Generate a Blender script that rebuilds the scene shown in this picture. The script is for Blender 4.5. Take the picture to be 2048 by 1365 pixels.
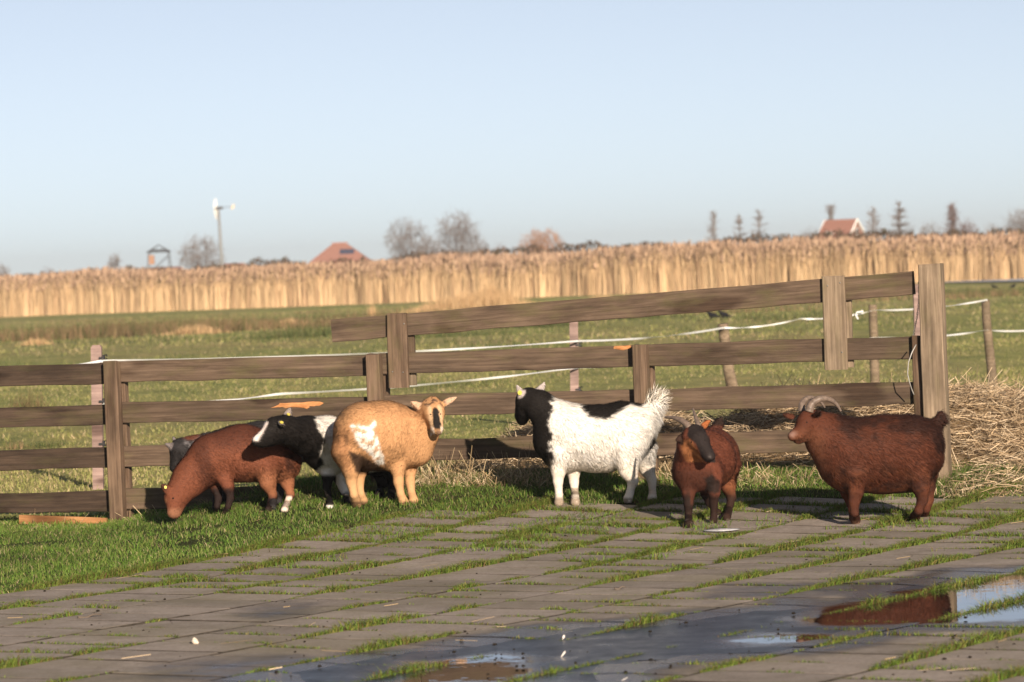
import bpy, math, random
import numpy as np
from mathutils import Vector, Matrix

for o in list(bpy.data.objects):
    bpy.data.objects.remove(o)
SC = bpy.context.scene
COL = SC.collection
rng = np.random.default_rng(7)
random.seed(7)

# ------------------------------------------------------------------ camera, sky, sun, exposure
FPX, CX, CY, HCAM = 7400.0, 1024.0, 682.5, 1.4
ROLL = math.radians(2.32)
PITCH = math.atan(137.9 / FPX)
FWD = np.array([0, math.cos(PITCH), -math.sin(PITCH)])
_R0 = np.array([1.0, 0, 0]); _U0 = np.array([0, math.sin(PITCH), math.cos(PITCH)])
RGT = math.cos(ROLL) * _R0 - math.sin(ROLL) * _U0
UPV = math.cos(ROLL) * _U0 + math.sin(ROLL) * _R0
CAM = np.array([0, 0, HCAM])

cam_d = bpy.data.cameras.new('camera')
cam_d.sensor_width = 36.0
cam_d.lens = FPX / 2048 * 36.0
cam_d.clip_start = 0.1
cam_d.clip_end = 6000
cam_d.dof.use_dof = True
cam_d.dof.focus_distance = 19.6
cam_d.dof.aperture_fstop = 6.0
cam = bpy.data.objects.new('camera', cam_d)
COL.objects.link(cam)
M = Matrix.Identity(4)
for i in range(3):
    M[i][0] = RGT[i]; M[i][1] = UPV[i]; M[i][2] = -FWD[i]; M[i][3] = CAM[i]
cam.matrix_world = M
SC.camera = cam

SUN_AZ = math.radians(16.0)      # to the right of straight behind the camera
SUN_EL = math.radians(16.5)
to_sun = Vector((math.sin(SUN_AZ) * math.cos(SUN_EL), -math.cos(SUN_AZ) * math.cos(SUN_EL), math.sin(SUN_EL)))

world = bpy.data.worlds.new('World'); SC.world = world; world.use_nodes = True
wn = world.node_tree.nodes; wl = world.node_tree.links
bg = wn['Background']
sky = wn.new('ShaderNodeTexSky'); sky.sky_type = 'NISHITA'; sky.sun_disc = False
sky.sun_elevation = SUN_EL
sky.sun_rotation = math.atan2(to_sun.x, to_sun.y)
sky.air_density = 0.45; sky.dust_density = 0.22; sky.ozone_density = 1.5
bg.inputs['Strength'].default_value = 0.062
veil = wn.new('ShaderNodeHueSaturation'); veil.inputs['Saturation'].default_value = 0.52     # thin high veil, the same over the whole sky
wl.new(sky.outputs['Color'], veil.inputs['Color']); wl.new(veil.outputs['Color'], bg.inputs['Color'])

sun_d = bpy.data.lights.new('sun', 'SUN'); sun_d.energy = 4.6; sun_d.angle = math.radians(0.6)
sun_d.color = (1.0, 0.83, 0.66)
sun = bpy.data.objects.new('sun', sun_d); COL.objects.link(sun)
sun.rotation_euler = to_sun.to_track_quat('Z', 'Y').to_euler()
sun.location = (0, 0, 30)

SC.view_settings.view_transform = 'Standard'
SC.view_settings.look = 'None'
SC.view_settings.exposure = 0.75
SC.view_settings.gamma = 1.0
SC.view_settings.use_curve_mapping = False

# ------------------------------------------------------------------ measuring helpers
def ray(px, py):
    return FWD + (px - CX) / FPX * RGT - (py - CY) / FPX * UPV

def at(px, py, Y):
    d = ray(px, py)
    return CAM + d * (Y / d[1])

def sstep(a, b, x):
    t = np.clip((x - a) / (b - a), 0, 1)
    return t * t * (3 - 2 * t)

def gz(X, Y):
    X = np.asarray(X, float); Y = np.asarray(Y, float)
    k = .05 + .95 * sstep(-2.6, -1.0, X)
    z = .012 * np.clip(Y - 17, 0, 4.2) ** 2 * k
    z = z * (1 - sstep(22, 27, Y))
    return z

def ground(px, py):
    d = ray(px, py)
    t = np.linspace(9, 60, 8000)
    P = CAM[None, :] + d[None, :] * (t / d[1])[:, None]
    dz = P[:, 2] - gz(P[:, 0], P[:, 1])
    i = int(np.argmax(dz < 0))
    return P[i]

FL = np.array([-2.37, 22.0]); FR = np.array([2.30, 20.6])
FU = (FR - FL) / np.linalg.norm(FR - FL)
FN = np.array([FU[1], -FU[0]])          # points to the camera side

def fence_pt(px, py, off=0.0):
    d = ray(px, py)
    p0 = FL + FN * off
    t = (p0 @ FN - CAM[:2] @ FN) / (d[:2] @ FN)
    return CAM + d * t

_perm = rng.permutation(512)
def vnoise(P, scale):
    """value noise on Nx3 points, 0..1"""
    Q = np.asarray(P, float) * scale
    I = np.floor(Q).astype(int); Fr = Q - I
    Fr = Fr * Fr * (3 - 2 * Fr)
    def h(i, j, k):
        return _perm[(_perm[(_perm[i & 511] + j) & 511] + k) & 511] / 511.0
    r = 0
    for a in (0, 1):
        for b in (0, 1):
            for c in (0, 1):
                w = (Fr[:, 0] if a else 1 - Fr[:, 0]) * (Fr[:, 1] if b else 1 - Fr[:, 1]) * (Fr[:, 2] if c else 1 - Fr[:, 2])
                r = r + w * h(I[:, 0] + a, I[:, 1] + b, I[:, 2] + c)
    return r

# ------------------------------------------------------------------ mesh helpers
def fast_mesh(name, V, Fc, smooth=False, col=None, normals=None, attrs=None):
    """V Nx3, Fc list of int arrays (Mx3 / Mx4)"""
    if isinstance(Fc, np.ndarray):
        Fc = [Fc]
    me = bpy.data.meshes.new(name)
    V = np.asarray(V, np.float32)
    me.vertices.add(len(V)); me.vertices.foreach_set('co', V.ravel())
    loops = np.concatenate([f.ravel() for f in Fc]).astype(np.int32)
    sizes = np.concatenate([np.full(len(f), f.shape[1], np.int32) for f in Fc])
    starts = np.concatenate([[0], np.cumsum(sizes)[:-1]]).astype(np.int32)
    me.loops.add(len(loops)); me.loops.foreach_set('vertex_index', loops)
    me.polygons.add(len(sizes)); me.polygons.foreach_set('loop_start', starts)
    me.polygons.foreach_set('loop_total', sizes)
    me.polygons.foreach_set('use_smooth', np.full(len(sizes), bool(smooth)))
    me.update(calc_edges=True)
    if col is not None:
        a = me.color_attributes.new('Col', 'FLOAT_COLOR', 'POINT')
        c = np.ones((len(V), 4), np.float32); c[:, :3] = col
        a.data.foreach_set('color', c.ravel())
    if attrs:
        for k, v in attrs.items():
            a = me.attributes.new(k, 'FLOAT', 'POINT')
            a.data.foreach_set('value', np.asarray(v, np.float32))
    me.validate()
    if normals is not None:
        me.normals_split_custom_set_from_vertices(normals.astype(np.float32))
    return me

def link(name, me, mat=None, parent=None, kind=None, label=None, cat=None, group=None):
    o = bpy.data.objects.new(name, me)
    COL.objects.link(o)
    if mat is not None and me is not None and not me.materials:
        me.materials.append(mat)
    if parent is not None:
        o.parent = parent
        o.matrix_parent_inverse = Matrix.Identity(4)
    if kind: o['kind'] = kind
    if label: o['label'] = label
    if cat: o['category'] = cat
    if group: o['group'] = group
    return o

def empty(name, loc=(0, 0, 0), label=None, cat=None, group=None, rz=0.0):
    o = bpy.data.objects.new(name, None); COL.objects.link(o)
    o.empty_display_size = .2
    o.location = loc; o.rotation_euler = (0, 0, rz)
    if label: o['label'] = label
    if cat: o['category'] = cat
    if group: o['group'] = group
    return o

class MB:
    """collects simple shapes into one mesh"""
    def __init__(s): s.v = []; s.f = []
    def add(s, V, F):
        b = len(s.v)
        s.v.extend([tuple(map(float, p)) for p in V]); s.f.extend([tuple(i + b for i in f) for f in F])
    def box(s, c, d, R=None):
        c = np.array(c, float); d = np.array(d, float) / 2
        P = np.array([[x, y, z] for x in (-1, 1) for y in (-1, 1) for z in (-1, 1)]) * d
        if R is not None: P = P @ np.array(R).T
        s.add(P + c, [(0, 1, 3, 2), (4, 6, 7, 5), (0, 4, 5, 1), (2, 3, 7, 6), (0, 2, 6, 4), (1, 5, 7, 3)])
    def tube(s, pts, rad, n=8, cap=True):
        pts = np.array(pts, float); m = len(pts)
        rad = np.full(m, rad) if np.isscalar(rad) else np.array(rad)
        T = np.gradient(pts, axis=0); T /= np.linalg.norm(T, axis=1)[:, None] + 1e-12
        ref = np.array([0, 0, 1.0]) if abs(T[0][2]) < .9 else np.array([1.0, 0, 0])
        V = []
        N = np.cross(T[0], ref); N /= np.linalg.norm(N)
        for i in range(m):
            N = N - T[i] * (N @ T[i]); N /= np.linalg.norm(N) + 1e-12
            Bv = np.cross(T[i], N)
            for k in range(n):
                a = 2 * math.pi * k / n
                V.append(pts[i] + rad[i] * (math.cos(a) * N + math.sin(a) * Bv))
        F = [(i * n + k, i * n + (k + 1) % n, (i + 1) * n + (k + 1) % n, (i + 1) * n + k) for i in range(m - 1) for k in range(n)]
        if cap:
            F.append(tuple(range(n))[::-1]); F.append(tuple((m - 1) * n + k for k in range(n)))
        s.add(V, F)
    def sphere(s, c, r, nu=10, nv=7):
        c = np.array(c, float); r = np.array(r, float) * np.ones(3)
        V = [c + r * np.array([0, 0, 1])]
        for j in range(1, nv):
            t = math.pi * j / nv
            for i in range(nu):
                a = 2 * math.pi * i / nu
                V.append(c + r * np.array([math.sin(t) * math.cos(a), math.sin(t) * math.sin(a), math.cos(t)]))
        V.append(c - r * np.array([0, 0, 1]))
        F = [(0, 1 + i, 1 + (i + 1) % nu) for i in range(nu)]
        for j in range(nv - 2):
            for i in range(nu):
                a = 1 + j * nu
                F.append((a + i, a + nu + i, a + nu + (i + 1) % nu, a + (i + 1) % nu))
        e = len(V) - 1; a = 1 + (nv - 2) * nu
        F += [(a + i, e, a + (i + 1) % nu) for i in range(nu)]
        s.add(V, F)
    def mesh(s, name, smooth=False):
        me = bpy.data.meshes.new(name); me.from_pydata(s.v, [], s.f)
        if smooth: me.polygons.foreach_set('use_smooth', np.ones(len(me.polygons), bool))
        me.update(); return me
    def build(s, name, mat, parent=None, smooth=False, **kw):
        return link(name, s.mesh(name, smooth), mat, parent, **kw)

# ------------------------------------------------------------------ materials
def new_mat(name, rough=.8, spec=.3):
    m = bpy.data.materials.new(name); m.use_nodes = True
    nt = m.node_tree; b = nt.nodes['Principled BSDF']
    b.inputs['Roughness'].default_value = rough
    b.inputs['Specular IOR Level'].default_value = spec
    return m, nt, b

def N(nt, t, **kw):
    n = nt.nodes.new(t)
    for k, v in kw.items():
        if k in n.inputs: n.inputs[k].default_value = v
        else: setattr(n, k, v)
    return n

def ramp(nt, src, stops):
    r = nt.nodes.new('ShaderNodeValToRGB')
    el = r.color_ramp.elements
    while len(el) > 1: el.remove(el[-1])
    el[0].position = stops[0][0]; el[0].color = (*stops[0][1], 1)
    for p, c in stops[1:]:
        e = el.new(p); e.color = (*c, 1)
    nt.links.new(src, r.inputs['Fac'])
    return r

def noise(nt, vec, scale, detail=5, rough=.6):
    n = nt.nodes.new('ShaderNodeTexNoise')
    n.inputs['Scale'].default_value = scale; n.inputs['Detail'].default_value = detail; n.inputs['Roughness'].default_value = rough
    if vec is not None: nt.links.new(vec, n.inputs['Vector'])
    return n

def mixc(nt, fac, a, b, mode='MIX'):
    n = nt.nodes.new('ShaderNodeMix'); n.data_type = 'RGBA'; n.blend_type = mode
    for k, v in ((0, fac), (6, a), (7, b)):
        if isinstance(v, (int, float)): n.inputs[k].default_value = v
        elif isinstance(v, tuple): n.inputs[k].default_value = (*v, 1)
        else: nt.links.new(v, n.inputs[k])
    return n.outputs[2]

def bump(nt, b, h, strength=.4, dist=.01):
    n = nt.nodes.new('ShaderNodeBump'); n.inputs['Strength'].default_value = strength; n.inputs['Distance'].default_value = dist
    nt.links.new(h, n.inputs['Height']); nt.links.new(n.outputs['Normal'], b.inputs['Normal'])

def plain(name, c, rough=.7, spec=.3, var=.25, scale=8.0):
    m, nt, b = new_mat(name, rough, spec)
    tc = nt.nodes.new('ShaderNodeTexCoord')
    n = noise(nt, tc.outputs['Object'], scale)
    r = ramp(nt, n.outputs['Fac'], [(.25, tuple(x * (1 - var) for x in c)), (.75, tuple(min(1, x * (1 + var)) for x in c))])
    nt.links.new(r.outputs['Color'], b.inputs['Base Color'])
    return m

def vcol_mat(name, rough=.75, spec=.2, transl=0.0, sheen=0.0):
    m, nt, b = new_mat(name, rough, spec)
    a = nt.nodes.new('ShaderNodeAttribute'); a.attribute_name = 'Col'
    nt.links.new(a.outputs['Color'], b.inputs['Base Color'])
    if sheen:
        b.inputs['Sheen Weight'].default_value = sheen; b.inputs['Sheen Roughness'].default_value = .4
    if transl:
        t = nt.nodes.new('ShaderNodeBsdfTranslucent'); nt.links.new(a.outputs['Color'], t.inputs['Color'])
        mx = nt.nodes.new('ShaderNodeMixShader'); mx.inputs['Fac'].default_value = transl
        out = nt.nodes['Material Output']
        nt.links.new(b.outputs['BSDF'], mx.inputs[1]); nt.links.new(t.outputs['BSDF'], mx.inputs[2]); nt.links.new(mx.outputs['Shader'], out.inputs['Surface'])
    return m

def wood_mat(name, c0, c1, c2, green=.0, sc=1.0):
    """grain along local X"""
    m, nt, b = new_mat(name, .85, .2)
    tc = nt.nodes.new('ShaderNodeTexCoord'); oi = nt.nodes.new('ShaderNodeObjectInfo')
    off = nt.nodes.new('ShaderNodeVectorMath'); off.operation = 'MULTIPLY_ADD'
    cmb = nt.nodes.new('ShaderNodeCombineXYZ')
    for i in range(3): nt.links.new(oi.outputs['Random'], cmb.inputs[i])
    off.inputs[1].default_value = (37, 53, 71)
    nt.links.new(cmb.outputs[0], off.inputs[0]); nt.links.new(tc.outputs['Object'], off.inputs[2])
    mp = nt.nodes.new('ShaderNodeMapping'); mp.inputs['Scale'].default_value = (1.3 * sc, 34 * sc, 34 * sc)
    nt.links.new(off.outputs[0], mp.inputs['Vector'])
    g = noise(nt, mp.outputs[0], 1.6, 8, .65)
    g.inputs['Distortion'].default_value = .6
    mp2 = nt.nodes.new('ShaderNodeMapping'); mp2.inputs['Scale'].default_value = (1.6, 5, 5)
    nt.links.new(off.outputs[0], mp2.inputs['Vector'])
    pt = noise(nt, mp2.outputs[0], 2.0, 5, .6)
    kn = noise(nt, mp2.outputs[0], 1.15, 2, .4)
    base = ramp(nt, g.outputs['Fac'], [(.3, c0), (.52, c1), (.72, c2)])
    tone = ramp(nt, pt.outputs['Fac'], [(.32, (.62, .60, .58)), (.6, (1.08, 1.04, 1.0))])
    colr = mixc(nt, 1.0, base.outputs['Color'], tone.outputs['Color'], 'MULTIPLY')
    knr = ramp(nt, kn.outputs['Fac'], [(.61, (1, 1, 1)), (.68, (.38, .33, .31))])
    colr = mixc(nt, .8, colr, knr.outputs['Color'], 'MULTIPLY')
    if green:
        gn = noise(nt, mp2.outputs[0], 2.7, 4, .6)
        gr = ramp(nt, gn.outputs['Fac'], [(.5, (0, 0, 0)), (.7, (green,) * 3)])
        colr = mixc(nt, gr.outputs['Color'], colr, (.10, .095, .035))
    # board to board tone
    vr = nt.nodes.new('ShaderNodeMapRange'); vr.inputs['To Min'].default_value = .85; vr.inputs['To Max'].default_value = 1.15
    nt.links.new(oi.outputs['Random'], vr.inputs['Value'])
    hsv = nt.nodes.new('ShaderNodeHueSaturation'); nt.links.new(vr.outputs[0], hsv.inputs['Value']); nt.links.new(colr, hsv.inputs['Color'])
    nt.links.new(hsv.outputs[0], b.inputs['Base Color'])
    bump(nt, b, g.outputs['Fac'], .5, .006)
    return m

M_GRASS = vcol_mat('grass_blade', .7, .25, .25)
M_STRAW = vcol_mat('straw', .7, .25)
M_COAT = vcol_mat('coat', .8, .08)
M_FUR = vcol_mat('fur', .6, .14)
M_RAIL = wood_mat('weathered_rail', (.058, .041, .030), (.105, .076, .055), (.155, .115, .084), .35)
M_RAILD = wood_mat('dark_rail', (.036, .026, .020), (.066, .047, .035), (.10, .072, .052), .25)
M_POST = wood_mat('weathered_post', (.085, .058, .040), (.16, .112, .078), (.235, .17, .12), .3)
M_GREYW = wood_mat('grey_post', (.115, .088, .062), (.21, .165, .118), (.30, .24, .175), .3)
M_FRESH = wood_mat('fresh_wood', (.36, .15, .055), (.50, .24, .10), (.58, .32, .15))
M_PLANK = wood_mat('orange_plank', (.22, .11, .045), (.33, .17, .075), (.42, .24, .11))
M_BLACKP = plain('black_plastic', (.012, .012, .014), .45, .4)
M_PINKP = wood_mat('recycled_plastic', (.20, .145, .135), (.27, .20, .185), (.33, .25, .23))
M_TAPE = plain('fence_tape', (.72, .74, .74), .5, .4, .08)
M_METAL = plain('galvanised_chain', (.20, .19, .17), .5, .5, .4, 60)
M_HORN = plain('horn', (.16, .12, .095), .5, .4, .45, 60)
M_EYE = plain('eye', (.012, .008, .006), .08, .6, .1)
M_TAG = plain('yellow_tag', (.62, .52, .10), .45, .4, .08)

# ------------------------------------------------------------------ the ground
def field_material():
    m, nt, b = new_mat('meadow', .95, .1)
    geo = nt.nodes.new('ShaderNodeNewGeometry')
    p = geo.outputs['Position']
    mp = nt.nodes.new('ShaderNodeMapping'); mp.inputs['Scale'].default_value = (.16, .055, .1); nt.links.new(p, mp.inputs['Vector'])
    big = noise(nt, mp.outputs[0], 1.0, 5, .6)
    mp2 = nt.nodes.new('ShaderNodeMapping'); mp2.inputs['Scale'].default_value = (1.6, .5, 1); nt.links.new(p, mp2.inputs['Vector'])
    mid = noise(nt, mp2.outputs[0], 1.0, 6, .7)
    fine = noise(nt, p, 14, 6, .7)
    c1 = ramp(nt, big.outputs['Fac'], [(.30, (.42, .345, .175)), (.46, (.37, .355, .145)), (.60, (.31, .345, .115)), (.78, (.41, .36, .16))])
    c2 = ramp(nt, mid.outputs['Fac'], [(.34, (.60, .66, .6)), (.55, (1, 1, 1)), (.74, (1.45, 1.22, 1.15))])
    col = mixc(nt, 1.0, c1.outputs['Color'], c2.outputs['Color'], 'MULTIPLY')
    c3 = ramp(nt, fine.outputs['Fac'], [(.3, (.55, .55, .5)), (.7, (1.25, 1.2, 1.1))])
    col = mixc(nt, .8, col, c3.outputs['Color'], 'MULTIPLY')
    # bare soil close by, under the blades of the verge
    sep = nt.nodes.new('ShaderNodeSeparateXYZ'); nt.links.new(p, sep.inputs[0])
    mr = nt.nodes.new('ShaderNodeMapRange'); mr.inputs['From Min'].default_value = 20.6; mr.inputs['From Max'].default_value = 22.5
    nt.links.new(sep.outputs['Y'], mr.inputs['Value'])
    sn = noise(nt, p, 9, 6, .7)
    soil = ramp(nt, sn.outputs['Fac'], [(.3, (.030, .030, .014)), (.55, (.05, .062, .018)), (.72, (.085, .07, .04))])
    col = mixc(nt, mr.outputs[0], soil.outputs['Color'], col)
    nt.links.new(col, b.inputs['Base Color'])
    bump(nt, b, fine.outputs['Fac'], .8, .03)
    return m
M_FIELD = field_material()

def nonuni(parts):
    r = []
    for a, b_, n in parts: r += list(np.linspace(a, b_, n, endpoint=False))
    return np.array(r + [parts[-1][1]])

def build_ground():
    xs = nonuni([(-2500, -300, 12), (-300, -40, 14), (-40, -6, 16), (-6, 6, 96), (6, 40, 16), (40, 300, 14), (300, 2500, 12)])
    ys = nonuni([(-200, 4, 10), (4, 9, 12), (9, 28, 150), (28, 80, 40), (80, 400, 32), (400, 4000, 20)])
    X, Y = np.meshgrid(xs, ys)
    P = np.stack([X.ravel(), Y.ravel(), np.zeros(X.size)], 1)
    Z = gz(P[:, 0], P[:, 1])
    Z += np.where(P[:, 1] > 24, .05 * (vnoise(P, .12) - .5) * sstep(24, 40, P[:, 1]), 0)
    Z += np.where(P[:, 1] < 24, .02 * (vnoise(P, 3.0) - .5), 0) * (1 - sstep(60, 100, np.abs(P[:, 0])))
    pm = paved_mask(P[:, 0], P[:, 1])
    Z -= .045 * pm
    P[:, 2] = Z
    nx = len(xs)
    i = np.arange(len(ys) - 1)[:, None] * nx + np.arange(nx - 1)[None, :]
    i = i.ravel()
    F = np.stack([i, i + 1, i + nx + 1, i + nx], 1)
    link('ground', fast_mesh('ground', P, F, smooth=True), M_FIELD, kind='structure')

# paving grid: rows run along PA, courses along PB
PANG = math.radians(32.4)
PA = np.array([math.sin(PANG), math.cos(PANG)]); PB = np.array([PA[1], -PA[0]])
ROW, SL, B0 = .5533, .305, -5.73
B_EDGE = B0 - 10 * ROW
def paved_limit_y(X):
    return 20.15 + .10 * np.sin(X * 2.3) - .12 * sstep(1.2, 2.4, X)
def paved_mask(X, Y):
    bb = X * PB[0] + Y * PB[1]
    return ((bb > B_EDGE - .01) & (Y < paved_limit_y(X)) & (Y > 5.0) & (X < 7.0) & (X > -9)).astype(float)

# puddle outlines (measured on the ground)
def poly_world(pts): return np.array([ground(*q)[:2] for q in pts])
PUD = [poly_world([(560, 1352), (640, 1334), (760, 1318), (820, 1302), (960, 1286), (1080, 1272), (1150, 1258), (1290, 1250), (1420, 1236), (1520, 1222), (1650, 1216), (1740, 1200), (1800, 1184), (1880, 1164), (1960, 1148), (2080, 1138),
                   (2200, 1150), (2180, 1236), (2048, 1245), (1930, 1241), (1860, 1243), (1790, 1249), (1720, 1258), (1690, 1274), (1650, 1288), (1560, 1298), (1420, 1304), (1330, 1308), (1270, 1316), (1215, 1345), (1190, 1380), (900, 1420), (640, 1400)])]
def sd_poly(poly, X, Y):
    """signed distance, positive inside"""
    P = np.stack([X, Y], 1); d = np.full(len(P), 1e9); ins = np.zeros(len(P), bool)
    n = len(poly)
    for i in range(n):
        a = poly[i]; b = poly[(i + 1) % n]; e = b - a
        w = P - a
        t = np.clip((w @ e) / (e @ e), 0, 1)
        d = np.minimum(d, np.linalg.norm(w - t[:, None] * e, axis=1))
        c = ((a[1] > P[:, 1]) != (b[1] > P[:, 1])) & (P[:, 0] < (b[0] - a[0]) * (P[:, 1] - a[1]) / (b[1] - a[1] + 1e-12) + a[0])
        ins ^= c
    return np.where(ins, d, -d)
def pud_sd(X, Y):
    X = np.asarray(X, float).ravel(); Y = np.asarray(Y, float).ravel()
    s = sd_poly(PUD[0], X, Y)
    P = np.stack([X, Y, X * 0], 1)
    return s + .16 * (vnoise(P, 3.2) - .5) + .07 * (vnoise(P, 9) - .5)
def dip(X, Y):
    return -.0145 * sstep(-.09, .17, pud_sd(X, Y))
WATER_Z = -.0052

build_ground()

def slab_material():
    m, nt, b = new_mat('paving_slab', .85, .3)
    geo = nt.nodes.new('ShaderNodeNewGeometry'); p = geo.outputs['Position']
    oi = nt.nodes.new('ShaderNodeObjectInfo')
    big = noise(nt, p, 1.3, 5, .6); fine = noise(nt, p, 55, 5, .7); mid = noise(nt, p, 8, 5, .65)
    c = ramp(nt, mid.outputs['Fac'], [(.3, (.26, .218, .182)), (.55, (.335, .285, .242)), (.75, (.385, .33, .285))])
    g = ramp(nt, fine.outputs['Fac'], [(.3, (.72, .72, .72)), (.7, (1.22, 1.22, 1.22))])
    col = mixc(nt, 1.0, c.outputs['Color'], g.outputs['Color'], 'MULTIPLY')
    al = ramp(nt, big.outputs['Fac'], [(.45, (0, 0, 0)), (.68, (.6, .6, .6))])
    col = mixc(nt, al.outputs['Color'], col, (.175, .155, .085))
    vr = nt.nodes.new('ShaderNodeMapRange'); vr.inputs['To Min'].default_value = .84; vr.inputs['To Max'].default_value = 1.14
    nt.links.new(oi.outputs['Random'], vr.inputs['Value'])
    hsv = nt.nodes.new('ShaderNodeHueSaturation'); nt.links.new(vr.outputs[0], hsv.inputs['Value']); nt.links.new(col, hsv.inputs['Color'])
    w = nt.nodes.new('ShaderNodeAttribute'); w.attribute_name = 'wet'
    wn_ = noise(nt, p, 6, 5, .65)
    ws = nt.nodes.new('ShaderNodeMath'); ws.operation = 'MULTIPLY_ADD'; nt.links.new(wn_.outputs['Fac'], ws.inputs[0]); ws.inputs[1].default_value = .7
    nt.links.new(w.outputs['Fac'], ws.inputs[2])
    wr = nt.nodes.new('ShaderNodeMapRange'); wr.inputs['From Min'].default_value = .55; wr.inputs['From Max'].default_value = .95
    nt.links.new(ws.outputs[0], wr.inputs['Value'])
    eg = nt.nodes.new('ShaderNodeAttribute'); eg.attribute_name = 'edge'
    en = noise(nt, p, 11, 4, .6)
    em = nt.nodes.new('ShaderNodeMath'); em.operation = 'MULTIPLY'; nt.links.new(eg.outputs['Fac'], em.inputs[0])
    er = nt.nodes.new('ShaderNodeMapRange'); er.inputs['From Min'].default_value = .32; er.inputs['From Max'].default_value = .55; er.inputs['To Min'].default_value = .78; er.inputs['To Max'].default_value = 1.0
    nt.links.new(en.outputs['Fac'], er.inputs['Value']); nt.links.new(er.outputs[0], em.inputs[1])
    dirty = mixc(nt, em.outputs[0], hsv.outputs[0], (.034, .027, .019))
    wet = mixc(nt, 1.0, dirty, (.26, .26, .275), 'MULTIPLY')
    col = mixc(nt, wr.outputs[0], dirty, wet)
    nt.links.new(col, b.inputs['Base Color'])
    rr = nt.nodes.new('ShaderNodeMapRange'); rr.inputs['To Min'].default_value = .9; rr.inputs['To Max'].default_value = .24
    nt.links.new(wr.outputs[0], rr.inputs['Value']); nt.links.new(rr.outputs[0], b.inputs['Roughness'])
    bump(nt, b, fine.outputs['Fac'], .35, .004)
    return m
M_SLAB = slab_material()

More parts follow.
